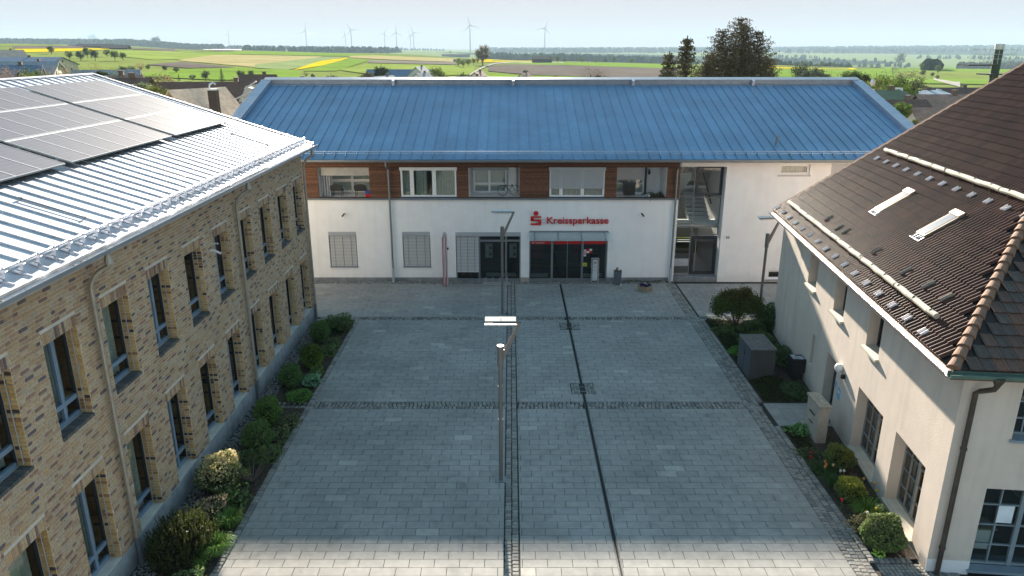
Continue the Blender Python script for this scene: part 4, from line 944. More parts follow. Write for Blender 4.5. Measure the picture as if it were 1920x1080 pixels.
    def cob(name, lst, z=-.025):
        Pn = thing(name, None, None, (lst[0][0], lst[0][1], 0)); Pn['kind'] = 'structure'
        its = [((x, y, z+rnd.uniform(-.004, .006)), 'c%d_%g_%g' % (rnd.randrange(5), dx, dy), rnd.choice(gcol), rnd.uniform(-.05, .05)) for x, y, dx, dy in lst]
        pieces(Pn, 'cobble', its, COB, protos=keyc, lim=200)
    l = []
    for x in (-.055, .125):
        y = 6.0+.04*(x > 0)
        while y < 36.6: l.append((x, y, .16, .115)); y += .126+rnd.uniform(-.006, .008)
    cob('centre_cobble_strip', l)
    for (ya, yb) in ((22.6, 23.08), (31.2, 31.6)):
        l = []
        for y in ([ya+.08, ya+.24, ya+.4] if yb-ya > .45 else [ya+.1, ya+.3]):
            x = -6.8 if ya < 30 else -8.6
            xe = 8.6 if ya < 30 else 16
            while x < xe:
                if not (-.16 < x < .24 or 2.53 < x < 2.67): l.append((x, y, .115 if rnd.random() < .6 else .165, .165 if rnd.random() < .3 else .16))
                l[-1] = (l[-1][0], l[-1][1], .115, .16) if rnd.random() < .7 and l else l[-1]
                x += .132+rnd.uniform(-.006, .02)
        l = [(a, b, c if (c, d) in ((.16, .115), (.115, .16), (.165, .165)) else .115, .16 if (c, d) not in ((.165, .165),) else .165) for a, b, c, d in l]
        cob('cross_cobble_strip', l)
    l = []
    for x in (8.17, 8.33, 8.50):
        y = 2.0
        while y < 36.7: l.append((x, y, .16, .115)); y += .128+rnd.uniform(-.008, .008)
    cob('edge_cobble_strip', l)
    l = []; y = 14.75
    while y < 31.2:
        if not 21.35 < y < 22.95: l.append((8.66, y, .16, .115))
        y += .13
    x = 8.75
    while x < 9.6: l.append((x, 14.75, .115, .16)); x += .13
    cob('bed_kerb', l, .02)
    l = []; y = 6.0
    while y < 31.25: l.append((-6.92, y, .16, .115)); y += .135
    x = -7.1
    while x > -8.7: l.append((x, 31.2, .115, .16)); x -= .13
    x = -7.1
    while x > -8.4: l += [(x, 22.7, .165, .165), (x, 22.95, .115, .16)]; x -= .18
    cob('bed_kerb', l, .0)
    l = [(8.75+.1*i, 14.2+.1*j, .09, .09) for i in range(18) for j in range(5)]+[(8.75+.1*i, 11+.1*j, .09, .09) for i in range(3) for j in range(30)]
    l += [(2.25+.1*i, yc+.1*j, .09, .09) for yc in (30.15, 23.7) for i in range(9) for j in range(9) if abs(2.25+.1*i-2.6) > .07]
    cob('small_cobble_paving', l)
    l = []; x = -10.4
    while x < 8.2:
        for y in (36.65, 36.8, 36.93): l.append((x, y, .115, .16))
        x += .135
    cob('wall_foot_cobbles', l)
    mb = MB(); mb.box(2.55, 2.575, 6, 36.7, -.03, .004).box(2.625, 2.65, 6, 36.7, -.03, .004).box(2.575, 2.625, 6, 36.7, -.12, -.1, 1); obj('slot_drain', mb, [DGREY, BLACK], kind='structure')
    for y in (30.5, 24.1):
        g = thing('drain_grate', 'square iron grate over the slot drain, %s' % ('the one nearer the bank entrance' if y > 28 else 'the one nearer the camera'), 'drain grate', (2.6, y, 0), 'drain grates on the slot drain')
        mb = MB(); mb.box(2.46, 2.74, y-.2, y-.17, -.02, .008).box(2.46, 2.74, y+.17, y+.2, -.02, .008).box(2.46, 2.49, y-.17, y+.17, -.02, .008).box(2.71, 2.74, y-.17, y+.17, -.02, .008); obj('grate_frame', mb, GREYM, g)
        mb = MB()
        for k in range(5): mb.box(2.5+k*.045, 2.52+k*.045, y-.17, y+.17, -.02, .004)
        obj('grate_bars', mb, DGREY, g)
    # beds
    obj('planting_bed', MB().box(-8.35, -7.0, 4, 31.15, -.2, .015), SOIL, kind='structure')
    obj('planting_bed', MB().raw([(8.72, 14.8, .02), (9.82, 14.8, .02), (10.45, 21.3, .02), (8.72, 21.3, .02)], [(0, 1, 2, 3)]), SOIL, kind='structure')
    obj('planting_bed', MB().raw([(8.72, 23.0, .02), (10.65, 23.0, .02), (11.5, 31.15, .02), (8.72, 31.15, .02)], [(0, 1, 2, 3)]).raw([(11.4, 30, .02), (16, 30, .02), (16, 31.15, .02), (11.4, 31.15, .02)], [(0, 1, 2, 3)]), SOIL, kind='structure')
    obj('gravel_bed', MB().box(-8.87, -8.35, 4, 31.3, -.2, .0), JOINT, kind='structure')
    ic = [(-1, 0, 0), (1, 0, 0), (0, -1, 0), (0, 1, 0), (0, 0, -.7), (0, 0, .7)]; ifc = [(0, 2, 5), (2, 1, 5), (1, 3, 5), (3, 0, 5), (2, 0, 4), (1, 2, 4), (3, 1, 4), (0, 3, 4)]
    mb = MB()
    for k in range(5200):
        x, y = rnd.uniform(-8.85, -8.3), rnd.uniform(9, 31.2); s = rnd.uniform(.015, .04); g = rnd.uniform(.10, .30)
        mb.raw([(x+a*s*rnd.uniform(.7, 1.2), y+b*s, .012+c*s) for a, b, c in ic], ifc, 0, (g, g*.98, g*.94))
    obj('gravel', mb, PEB, kind='stuff')
    mb = MB()
    for k in range(2600):
        s_ = rnd.random() < .5
        if s_: x, y = rnd.uniform(-8.3, -7.05), rnd.uniform(12, 31)
        else: y = rnd.uniform(14.9, 31); x = rnd.uniform(8.75, 9.7+(y-14.4)*.1)
        if not s_ and 21.2 < y < 23: continue
        s = rnd.uniform(.012, .035); g = rnd.uniform(.03, .12)
        mb.raw([(x+a*s, y+b*s, .025+c*s) for a, b, c in ic], ifc, 0, (g*1.2, g, g*.7))
    obj('bark_mulch', mb, PEB, kind='stuff')
paving()

# ================================================= STREET FURNITURE
def lamp():
    L = thing('street_lamp', 'grey street lamp with twin wing reflectors in the middle of the square, nearest the camera', 'street lamp', (-.27, 18.26, 0), 'twin wing street lamps')
    ox, oy = -.27, 18.26; PG = mat('lamp_grey', (.20, .185, .175), .45, .3, var=.08)
    mb = MB(); mb.tube([(ox, oy, 0), (ox, oy, 3.55)], .058, 14); mb.tube([(ox, oy, 1.9), (ox, oy, 1.93)], .062, 14).tube([(ox, oy, 2.9), (ox, oy, 2.93)], .062, 14); obj('pole', mb, PG, L)
    mb = MB(); mb.tube([(ox, oy, 3.52), (ox, oy, 4.1)], .085, 16).tube([(ox, oy, 4.1), (ox, oy, 4.125)], .09, 16); mb.tube([(ox+.08, oy-.02, 4.0), (ox+.11, oy-.02, 4.0)], .02, 6); obj('pole_head', mb, PG, L)
    mb = MB(); mb.box(ox-.15, ox+.15, oy-.15, oy+.15, -.02, .012); obj('base_plate', mb, GREYM, L)
    mb = MB(); mb.raw([(ox+.06, oy-.035, 3.62), (ox+.06, oy+.035, 3.62), (ox+.10, oy-.035, 4.0), (ox+.10, oy+.035, 4.0), (ox+.47, oy-.03, 4.78), (ox+.47, oy+.03, 4.78), (ox+.56, oy-.03, 4.78), (ox+.56, oy+.03, 4.78)], [(0, 2, 4, 6), (1, 7, 5, 3), (0, 1, 3, 2), (2, 3, 5, 4), (4, 5, 7, 6), (6, 7, 1, 0)]); obj('arm', mb, PG, L)
    mb = MB(); mb.tube([(ox-.48, oy, 4.80), (ox+.56, oy, 4.80)], .022, 8).box(ox-.2, ox+.5, oy-.03, oy+.03, 4.74, 4.79).tube([(ox+.02, oy, 4.8), (ox+.02, oy, 4.93)], .006, 5); obj('head_rail', mb, PG, L)
    for s in (-1, 1):
        mb = MB(); y0, y1 = oy+s*.02, oy+s*.30; mb.raw([(ox-.41, y0, 4.765), (ox+.42, y0, 4.765), (ox+.42, y1, 4.84), (ox-.41, y1, 4.84), (ox-.41, y0, 4.735), (ox+.42, y0, 4.735), (ox+.42, y1, 4.81), (ox-.41, y1, 4.81)], [(0, 1, 2, 3), (7, 6, 5, 4), (0, 4, 5, 1), (1, 5, 6, 2), (2, 6, 7, 3), (3, 7, 4, 0)])
        obj('reflector_wing', mb, mat('wing_white', (.62, .60, .58), .45, .2, var=.02), L)
    copy_tree(L, (-.37, 32.03, 0), 'farther of the two grey street lamps in the middle of the square')
    c = copy_tree(L, (11.05, 30.75, 0), 'grey twin wing street lamp behind the small spreading tree, beside the library corner', rz=R(8))
lamp()
def furniture():
    b = thing('litter_bin', 'slim grey metal litter bin with rubbish on top, against the white bank wall', 'litter bin', (5.56, 36.5, 0))
    m = MB(); m.raw([(5.39, 36.38, .06), (5.73, 36.38, .06), (5.73, 36.66, .06), (5.39, 36.66, .06), (5.37, 36.36, .74), (5.75, 36.36, .74), (5.75, 36.66, .74), (5.37, 36.66, .74)], [(0, 3, 2, 1), (4, 5, 6, 7), (0, 1, 5, 4), (1, 2, 6, 5), (2, 3, 7, 6), (3, 0, 4, 7)]); obj('bin_body', m, mat('bin_grey', (.10, .12, .15), .5, .2), b)
    m = MB(); m.box(5.38, 5.74, 36.36, 36.5, .741, .80).box(5.45, 5.7, 36.4, 36.6, 0, .06); obj('bin_rim', m, DGREY, b)
    m = MB(); m.box(5.46, 5.54, 36.38, 36.46, .80, .93, 0, (.25, .15, .1)).box(5.56, 5.65, 36.36, 36.44, .80, .88, 0, (.75, .72, .65)).box(5.48, 5.6, 36.45, 36.52, .8, .9, 0, (.1, .09, .08)); obj('rubbish', m, PEB, b)
    tag(obj('paper_cup', MB().lathe([(.03, 0), (.04, .09)], (5.72, 36.3, 0), 10), WFRAME, base=(5.72, 36.3, 0)), 'crumpled white paper cup on the paving at the foot of the litter bin', 'cup')
    s = thing('information_stand', 'narrow light grey information stand on two legs, before the bank entrance window', 'sign stand', (4.45, 36.75, 0))
    m = MB(); x0, x1, y = 4.22, 4.62, 36.78
    for x in (x0, x1-.03): m.raw([(x, y-.02, 0), (x+.03, y-.02, 0), (x+.03, y+.12, 1.3), (x, y+.12, 1.3), (x, y+.01, 0), (x+.03, y+.01, 0), (x+.03, y+.15, 1.3), (x, y+.15, 1.3)], [(0, 1, 2, 3), (7, 6, 5, 4), (0, 3, 7, 4), (1, 5, 6, 2), (3, 2, 6, 7)])
    m.box(x0, x1, y+.12, y+.15, 1.27, 1.31); obj('stand_frame', m, LGREY, s)
    m = MB(); m.raw([(x0+.07, y-.0, .12), (x1-.07, y-.0, .12), (x1-.07, y+.11, 1.22), (x0+.07, y+.11, 1.22), (x0+.07, y+.03, .12), (x1-.07, y+.03, .12), (x1-.07, y+.14, 1.22), (x0+.07, y+.14, 1.22)], [(0, 1, 2, 3), (7, 6, 5, 4), (0, 3, 7, 4), (1, 5, 6, 2), (3, 2, 6, 7)])
    bd = obj('display_board', m, mat('board_grey', (.5, .52, .56), .5), s)
    m = MB()
    for k, (zz, hh, ww) in enumerate(((1.0, .14, .16), (.86, .03, .12), (.8, .03, .15), (.7, .02, .12), (.64, .02, .14))):
        t = lambda z: y-.006+.1*(z-.12)/1.1
        m.raw([(4.42-ww/2, t(zz), zz), (4.42+ww/2, t(zz), zz), (4.42+ww/2, t(zz+hh), zz+hh), (4.42-ww/2, t(zz+hh), zz+hh)], [(0, 1, 2, 3)])
    obj('printed_sheet', m, mat('print_grey', (.28, .28, .3), .7), bd)
    t = thing('flower_tub', 'hexagonal wooden plank tub with purple and white flowers before the bank wall', 'flower tub', (6.82, 35.45, 0))
    for r in range(3):
        for k in range(6):
            a0, a1 = math.pi/3*(k-.5)+math.pi/6*0, math.pi/3*(k+.5); rr = .36; ext = .04*(1 if (k+r) % 2 else -1)
            ca, sa = math.cos(math.pi/3*k), math.sin(math.pi/3*k); T_ = Matrix(((-sa, ca, 0, 6.82+ca*rr*.87), (ca, sa, 0, 35.45+sa*rr*.87), (0, 0, 1, 0), (0, 0, 0, 1)))
            m = MB(T_); m.box(-.18-ext, .18+ext, -.02, .02, .02+r*.095, .105+r*.095); obj('plank', m, OLDW, t)
    m = MB(); m.lathe([(.31, .2), (.31, .25)], (6.82, 35.45, 0), 6); obj('tub_soil', m, SOIL, t)
    rng = np.random.default_rng(4); n = 420; c = np.column_stack([6.82+rng.normal(0, .12, n), 35.45+rng.normal(0, .12, n), .30+rng.uniform(-.03, .06, n)])
    c[:, 0] = np.clip(c[:, 0], 6.55, 7.09); cc = colvar(rng, (.06, .02, .16), n, .5); w_ = (np.abs(c[:, 0]-6.83) < .09) & (c[:, 1] > 35.42) & (rng.random(n) < .6); cc[w_] = (.75, .75, .72); cc[rng.random(n) < .2] = (.04, .09, .02)
    P, C = leaves(c, .045, cc, rng, up=.5); me = npquads(P-np.array((6.82, 35.45, 0)), C); me.materials.append(LEAF); obj('flowers', me, None, t)
    k = thing('bicycle_rack', 'low metal bicycle rack with wheel holders on the paving before the shop window', 'bicycle rack', (-.6, 36.5, 0))
    m = MB(); m.box(-1.45, .03, 36.38, 36.42, .02, .06).box(-1.45, .03, 36.62, 36.66, .02, .06); obj('rack_rail', m, LGREY, k)
    for i in range(4):
        x = -1.3+i*.37; m = MB(); m.tube([(x-.03, 36.4, .04), (x-.03, 36.45, .36), (x-.03, 36.6, .36), (x-.03, 36.64, .04)], .01, 6).tube([(x+.04, 36.4, .04), (x+.04, 36.45, .36), (x+.04, 36.6, .36), (x+.04, 36.64, .04)], .01, 6); obj('wheel_holder', m, LGREY, k)
    s = thing('sign_stele', 'tall slim silver stele with bright red edges standing by the bank wall', 'stele', (-3.33, 36.2, 0))
    m = MB(); m.prism([(-3.45, 0), (-3.45, 2.65), (-3.39, 2.84), (-3.28, 2.84), (-3.22, 2.74), (-3.22, 0), (-3.30, 0), (-3.30, 2.6), (-3.36, 2.6), (-3.36, 0)], 36.1, 36.32, 'y'); obj('stele_body', m, mat('silver', (.5, .5, .52), .4, .5), s)
    for x in (-3.46, -3.302): m = MB(); m.box(x-.004, x+.026, 36.085, 36.1, .02, 2.62); obj('red_edge', m, RED, s)
    m = MB(); m.lathe([(.05, 0), (.05, .1)], (-3.19, 36.2, 1.95), 8); obj('spotlight', m, BLACK, s)
    m = MB(); m.box(-3.42, -3.24, 36.1, 36.3, -.02, .012); obj('foot_plate', m, GREYM, s)
    c = thing('utility_cabinet', 'large grey utility cabinet with speckled top standing in the right hand bed', 'cabinet', (9.25, 25.6, 0))
    m = MB(); m.box(8.82, 9.72, 24.85, 26.35, 0, 1.2); obj('cabinet_body', m, mat('cabinet_grey', (.075, .078, .08), .6, .1, var=.1, sc=3, bump=.1), c)
    m = MB(); m.box(8.79, 9.75, 24.82, 26.38, 1.2, 1.235); obj('cabinet_top', m, mat('cabinet_top', (.13, .125, .12), .8, var=.55, sc=14, bump=.3), c)
    m = MB(); m.box(8.808, 8.82, 24.9, 25.58, .06, 1.14); d = obj('cabinet_door', m, mat('cabinet_door', (.085, .10, .12), .5, .2, var=.06), c)
    m = MB(); m.box(8.808, 8.82, 25.62, 26.3, .06, 1.14); obj('cabinet_door', m, MATS['cabinet_door'], c)
    m = MB(); m.box(8.79, 8.807, 25.5, 25.56, .75, .9); obj('handle', m, BLACK, d)
    p = thing('letterbox_pillar', 'pale concrete pillar with capped top and letter slot beside the library door', 'pillar', (9.62, 20.8, 0))
    m = MB(); m.box(9.47, 9.79, 20.25, 21.2, 0, .55).box(9.475, 9.785, 20.26, 21.19, .56, 1.22); obj('pillar_body', m, mat('pale_concrete', (.42, .37, .31), .85, var=.14, sc=5, bump=.3), p)
    m = MB(); m.box(9.44, 9.82, 20.21, 21.24, 1.22, 1.29); obj('pillar_cap', m, mat('cap_stone', (.38, .34, .28), .9, var=.25, sc=9, bump=.4), p)
    m = MB(); m.box(9.462, 9.475, 20.55, 20.95, .8, .86).box(9.46, 9.476, 20.6, 20.9, .5, .54); obj('letter_slot', m, BLACK, p)
    q = thing('news_box', 'black box holding papers against the library wall, beside the narrow opening', 'box', (10.62, 25.0, 0))
    m = MB(); m.box(10.33, 10.82, 24.75, 25.25, .35, .86).box(10.4, 10.75, 24.8, 25.2, 0, .35); obj('box_body', m, BLACK, q)
    m = MB(); m.box(10.38, 10.55, 24.85, 25.2, .862, .88).box(10.58, 10.78, 24.82, 25.1, .862, .87); obj('papers', m, mat('paper_grey', (.4, .42, .45), .7, var=.5, sc=20), q)
    # loggia objects
    M = frame((0, 37, 0), (1, 0), (0, -1))
    for i, (x, lb) in enumerate(((-8.95, 'left dark chair back visible in the left loggia of the bank'), (-7.72, 'right dark chair in the left loggia, next to the red and blue bag'))):
        c = thing('loggia_chair', lb, 'chair', M @ Vector((x, -.8, 4.42)), 'dark chairs in the left loggia')
        m = MB(M); m.prism([(x-.33, 4.9), (x-.3, 5.0), (x-.1, 5.05), (x+.1, 5.05), (x+.3, 5.0), (x+.33, 4.9), (x+.3, 4.75), (x-.3, 4.75)], -.5, -.55, 'y'); obj('backrest', m, BLACK, c)
        m = MB(M); m.box(x-.28, x+.28, -1.0, -.55, 4.70, 4.76); obj('seat', m, BLACK, c)
        for dx in (-.25, .25):
            for dy in (-.57, -.97): obj('leg', MB(M).tube([(x+dx, dy, 4.4), (x+dx, dy, 4.7)], .015, 5), BLACK, c)
    g = thing('travel_bag', 'red and blue bag on the ledge of the left loggia', 'bag', M @ Vector((-7.25, -.35, 4.44)))
    m = MB(M); m.box(-7.4, -7.1, -.5, -.25, 4.44, 4.6); obj('bag_bottom', m, RED, g); m = MB(M); m.box(-7.42, -7.12, -.5, -.25, 4.6, 4.76); obj('bag_top', m, mat('bag_blue', (.03, .06, .25), .7), g)
    g = thing('bicycle', 'bicycle leaning in the middle loggia of the bank, wheels just above the ledge', 'bicycle', M @ Vector((-.1, -.8, 4.42)))
    for x in (-.4, .25):
        m = MB(M); m.tube([(x+.27*math.cos(t), -.8, 4.69+.27*math.sin(t)) for t in [k*math.pi/9 for k in range(19)]], .014, 6, cap=False); obj('wheel', m, BLACK, g)
    m = MB(M); m.tube([(-.4, -.8, 4.69), (-.25, -.8, 4.98), (.1, -.8, 4.92), (.25, -.8, 4.69), (0, -.8, 4.62), (-.25, -.8, 4.98)], .018, 6).tube([(.1, -.8, 4.9), (.08, -.8, 5.02)], .03, 5).tube([(-.3, -.95, 5.03), (-.28, -.65, 5.03)], .012, 5); obj('bicycle_frame', m, DGREY, g)
    g = thing('barbecue', 'black covered barbecue in the right loggia of the bank', 'barbecue', M @ Vector((6.1, -.7, 4.42)))
    m = MB(M); m.box(5.85, 6.4, -.9, -.5, 4.5, 5.05); obj('cover', m, BLACK, g); m = MB(M); m.box(5.8, 6.45, -.93, -.47, 5.05, 5.1); obj('lid', m, DGREY, g)
    for i, (x, s, lb) in enumerate(((7.1, .10, 'small plant in a white pot on the right loggia ledge'), (7.55, .0, 'dark planter box with a spindly plant at the right end of the right loggia'))):
        g = thing('potted_plant', lb, 'plant', M @ Vector((x, -.3, 4.44)), 'plants in the right loggia')
        m = MB(M)
        if i == 0: m.lathe([(.05, 4.44), (.08, 4.6)], (x, -.3, 0), 10); obj('pot', m, WFRAME, g)
        else: m.box(x-.3, x+.3, -.5, -.2, 4.44, 4.56); obj('pot', m, BLACK, g)
        rng = np.random.default_rng(i); n = 120; c = np.column_stack([x+rng.normal(0, .06+.04*i, n), np.full(n, 36.65+.05)+rng.normal(0, .05, n), 4.68+.06*i+rng.normal(0, .08, n)]); P, C = leaves(c, .04, colvar(rng, (.03, .05, .02), n), rng, up=.4)
        me = npquads(P-np.array(base_of(g)), C); me.materials.append(LEAF); obj('foliage', me, None, g)
    g = thing('garden_hose', 'black coiled hose lying in the right loggia of the bank', 'hose', M @ Vector((7.0, -.5, 4.44)))
    m = MB(M); m.tube([(6.8+.32*math.cos(t*.5)*(1-.02*t)+.04*t, -.5, 4.46+.16*abs(math.sin(t*.5))) for t in range(16)], .018, 6); obj('hose', m, BLACK, g)
furniture()
# ================================================= PLANTS
def bush(x, y, rx, h, col, label, name='boxwood_bush', cat='bush', n=3600, size=.04, group=None, ry=None, top=None, stems=False, seed=0, z0=0., lump=.08, mat_=None):
    rng = np.random.default_rng(seed+int(abs(x*97)+abs(y*31))); ry = ry or rx; rz = h/2
    T = thing(name, label, cat, (x, y, 0), group); d = rng.normal(size=(n, 3)); d /= np.linalg.norm(d, axis=1)[:, None]
    col = tuple(min(.9, q*2.9) for q in col)
    l = 1+lump*(np.sin(d[:, 0]*5+seed)+np.sin(d[:, 1]*6+1.3*seed)+np.sin(d[:, 2]*7+2))
    rad = np.where(rng.random(n) < .8, rng.uniform(.9, 1.03, n), rng.uniform(.6, .95, n))*l
    c = d*rad[:, None]*np.array([rx, ry, rz]); c[:, 2] += z0+rz; keep = c[:, 2] > .02; c = c[keep]; dd = d[keep]; m = len(c)
    cc = colvar(rng, col, m, .35, .12)
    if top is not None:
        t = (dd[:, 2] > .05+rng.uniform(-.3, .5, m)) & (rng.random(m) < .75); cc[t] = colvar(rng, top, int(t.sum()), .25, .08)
    P, C = leaves(c, rng.uniform(.7, 1.3, m)*size, cc, rng, aspect=1.6, dirs=dd*.3, up=.2)
    me = npquads(P, C); me.materials.append(mat_ or LEAF); obj('foliage', me, None, T)
    mb = MB(); k = 7
    vs = []; 
    for i in range(5):
        ph = math.pi*(i+.5)/5-math.pi/2
        for j in range(10): th = 2*math.pi*j/10; vs.append((x+rx*.72*math.cos(ph)*math.cos(th), y+ry*.72*math.cos(ph)*math.sin(th), max(.01, z0+rz+rz*.72*math.sin(ph))))
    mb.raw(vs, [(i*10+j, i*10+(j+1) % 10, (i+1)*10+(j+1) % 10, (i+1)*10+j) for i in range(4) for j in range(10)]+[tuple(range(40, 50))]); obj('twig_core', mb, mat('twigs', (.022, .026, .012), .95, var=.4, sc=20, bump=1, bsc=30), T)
    return T
DG = (.035, .062, .018); MG = (.055, .095, .022); YG = (.13, .17, .03); BG = 'clipped box balls in the left bed'
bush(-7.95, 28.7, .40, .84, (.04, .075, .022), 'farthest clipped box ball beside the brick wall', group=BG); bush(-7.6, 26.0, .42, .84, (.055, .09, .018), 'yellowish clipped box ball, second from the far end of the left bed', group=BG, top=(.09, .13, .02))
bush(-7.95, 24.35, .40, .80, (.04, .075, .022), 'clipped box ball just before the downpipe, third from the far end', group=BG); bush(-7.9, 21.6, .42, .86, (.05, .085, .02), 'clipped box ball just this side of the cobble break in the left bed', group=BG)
bush(-7.7, 19.95, .45, .86, (.05, .08, .024), 'bluish clipped box ball, nearest of those in the left bed', group=BG)
bush(-7.5, 30.3, .55, .5, DG, 'low dark spreading shrub at the far end of the left bed', 'spreading_shrub', 'shrub', 1800, .05, lump=.2); bush(-7.15, 29.9, .28, .34, (.04, .05, .02), 'small dark shrub at the far kerb corner of the left bed', 'spreading_shrub', 'shrub', 700, .05, lump=.2)
bush(-7.3, 28.2, .32, .3, (.045, .06, .025), 'low brownish perennial clump with a few pale flowers beside the farthest box ball', 'perennial', 'plant', 700, .05, lump=.25)
bush(-7.35, 23.3, .42, .3, (.05, .10, .02), 'low bright green cushion plant before the cobble break', 'cushion_plant', 'plant', 1400, .04, lump=.1)
bush(-7.2, 24.4, .28, .36, (.07, .13, .075), 'blue green large leaved perennial beside the third box ball', 'perennial', 'plant', 260, .10, lump=.2)
bush(-7.15, 21.4, .3, .3, (.06, .07, .03), 'straggly grey green perennial beside the kerb after the cobble break', 'perennial', 'plant', 600, .05, lump=.3)
bush(-7.2, 19.4, .35, .3, (.045, .07, .025), 'dark low perennial between box ball and kerb', 'perennial', 'plant', 700, .05, lump=.3)
bush(-7.85, 18.8, .5, .45, (.03, .05, .018), 'dark low shrub against the gravel behind the cream flowering bush', 'spreading_shrub', 'shrub', 1400, .05, lump=.15)
bush(-8.0, 17.75, .58, 1.02, (.05, .065, .022), 'cream flowering rounded bush beside the brick wall', 'flowering_bush', 'bush', 3000, .055, top=(.62, .55, .30), lump=.12)
bush(-7.75, 16.4, .42, .5, (.06, .07, .03), 'small pale pink flowering bush between the flowering bush and the yew', 'flowering_bush', 'bush', 1200, .05, top=(.5, .38, .25), lump=.25)
# big spiky yew
def spiky(x, y, r, h, label):
    rng = np.random.default_rng(12); T = thing('yew_shrub', label, 'shrub', (x, y, 0)); pts = []; dirs = []
    mb = MB()
    for k in range(420):
        d = rng.normal(size=3); d[2] = abs(d[2])*.9+.15; d /= np.linalg.norm(d); p = np.array([x, y, .1])+d*np.array([r, r*1.15, h*.72])*rng.uniform(.75, 1.0); L = rng.uniform(.16, .3)
        tip = p+np.array([d[0]*.25, d[1]*.25, 1])*L
        for t in np.linspace(0, 1, 15): pts.append(p+(tip-p)*t+rng.normal(0, .018*(1.3-t), 3)); dirs.append((tip-p)/L)
    pts = np.array(pts); n = len(pts); c = colvar(rng, (.05, .065, .022), n, .4); b_ = rng.random(n) < .3; c[b_] = colvar(rng, (.12, .13, .04), int(b_.sum()), .3)
    P, C = leaves(pts, .026, c, rng, dirs=np.array(dirs)*.8, aspect=2.4); me = npquads(P-np.array((x, y, 0)), C); me.materials.append(LEAF); obj('foliage', me, None, T)
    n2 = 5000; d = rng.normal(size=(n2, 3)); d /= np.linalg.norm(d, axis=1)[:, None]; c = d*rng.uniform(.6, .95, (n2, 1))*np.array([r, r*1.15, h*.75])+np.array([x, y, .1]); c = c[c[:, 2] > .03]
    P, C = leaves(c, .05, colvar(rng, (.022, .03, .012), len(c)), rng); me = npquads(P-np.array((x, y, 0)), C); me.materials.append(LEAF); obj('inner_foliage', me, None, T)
    mb.tube([(x, y, 0), (x+.1, y, .6)], .05, 6).tube([(x, y, 0), (x-.25, y+.1, .6)], .04, 6).tube([(x, y, 0), (x+.05, y-.3, .5)], .04, 6); obj('stem', mb, BARK, T)
spiky(-7.95, 15.0, .78, 1.15, 'large spiky dark green yew shrub beside the nearest downpipe')
def pine(x, y, label):
    rng = np.random.default_rng(5); T = thing('dwarf_pine', label, 'pine', (x, y, 0)); mb = MB(); P_ = []
    for k in range(11):
        a = rng.uniform(0, 6.28); L = rng.uniform(.25, .6); p0 = Vector((x, y, .05)); p1 = p0+Vector((math.cos(a)*L*.5, math.sin(a)*L*.8, .3)); p2 = p0+Vector((math.cos(a)*L*.8, math.sin(a)*L*1.3, .5+rng.uniform(0, .35)))
        mb.tube([p0, p1, p2], [.03, .018, .01], 5)
        for t in np.linspace(0, 1, 60): q = np.array(p2)+rng.normal(0, .045, 3); P_.append(q)
    P_ = np.array(P_); PP, C = leaves(P_, .02, colvar(rng, (.09, .13, .04), len(P_)), rng, aspect=4, up=.6); me = npquads(PP-np.array((x, y, 0)), C); me.materials.append(LEAF); obj('needle_tufts', me, None, T); obj('branches', mb, BARK, T)
pine(-7.3, 18.1, 'small open dwarf pine with bare curved branches beside the cream flowering bush')
def grass(x, y, r, h, col, label, n=260, name='grass_clump'):
    rng = np.random.default_rng(int(abs(x*31)+abs(y*17))); mb = MB(); T = thing(name, label, 'grass clump', (x, y, 0))
    for k in range(n):
        a = rng.uniform(0, 6.28); L = rng.uniform(.6, 1.)*h; o = rng.uniform(0, r*.4); bx, by = x+math.cos(a)*o, y+math.sin(a)*o; out = r*rng.uniform(.5, 1.1); w_ = .009; px, py = -math.sin(a)*w_, math.cos(a)*w_
        q = [(bx, by, 0), (bx+math.cos(a)*out*.3, by+math.sin(a)*out*.3, L*.75), (bx+math.cos(a)*out*.7, by+math.sin(a)*out*.7, L), (bx+math.cos(a)*out, by+math.sin(a)*out, L*.72)]
        c = tuple(np.clip(np.array(col)*rng.uniform(.6, 1.4), 0, 1)); vs = []
        for i, p in enumerate(q): s = (1, 1, .8, .1)[i]; vs += [(p[0]-px*s, p[1]-py*s, p[2]), (p[0]+px*s, p[1]+py*s, p[2])]
        mb.raw(vs, [(0, 1, 3, 2), (2, 3, 5, 4), (4, 5, 7, 6)], 0, c)
    obj('blades', mb, LEAF, T); return T
LG = (.13, .24, .04)
grass(-7.2, 16.1, .36, .42, (.10, .20, .04), 'arching green grass clump by the kerb, the farther of two beside the yew'); grass(-7.15, 15.0, .40, .45, (.15, .26, .06), 'bright green arching grass clump by the kerb right of the yew', 320)
grass(-7.3, 14.5, .2, .3, (.16, .28, .05), 'small bright grass tuft below the yew', 60)
for i, (x, y, r_, h_, c_, lb) in enumerate(((-7.25, 27.2, .3, .35, (.05, .075, .025), 'leafy clump beside the yellowish box ball, kerb side'), (-8.1, 27.3, .25, .4, (.035, .055, .02), 'dark upright clump between the two farthest box balls'), (-7.25, 25.3, .22, .25, (.06, .09, .03), 'small clump by the kerb between second and third box ball'), (-7.2, 20.5, .28, .35, (.055, .07, .03), 'loose green perennial by the kerb beside the two nearest box balls'), (-7.3, 17.0, .3, .45, (.05, .08, .025), 'leafy perennial at the kerb side of the cream flowering bush'), (-8.1, 20.9, .2, .3, (.035, .055, .02), 'dark tuft between the two nearest box balls'), (-7.3, 13.9, .3, .3, (.07, .1, .04), 'leafy clump at the bottom picture edge below the yew'))):
    bush(x, y, r_, h_, c_, lb, 'perennial', 'plant', 650, .05, lump=.3)
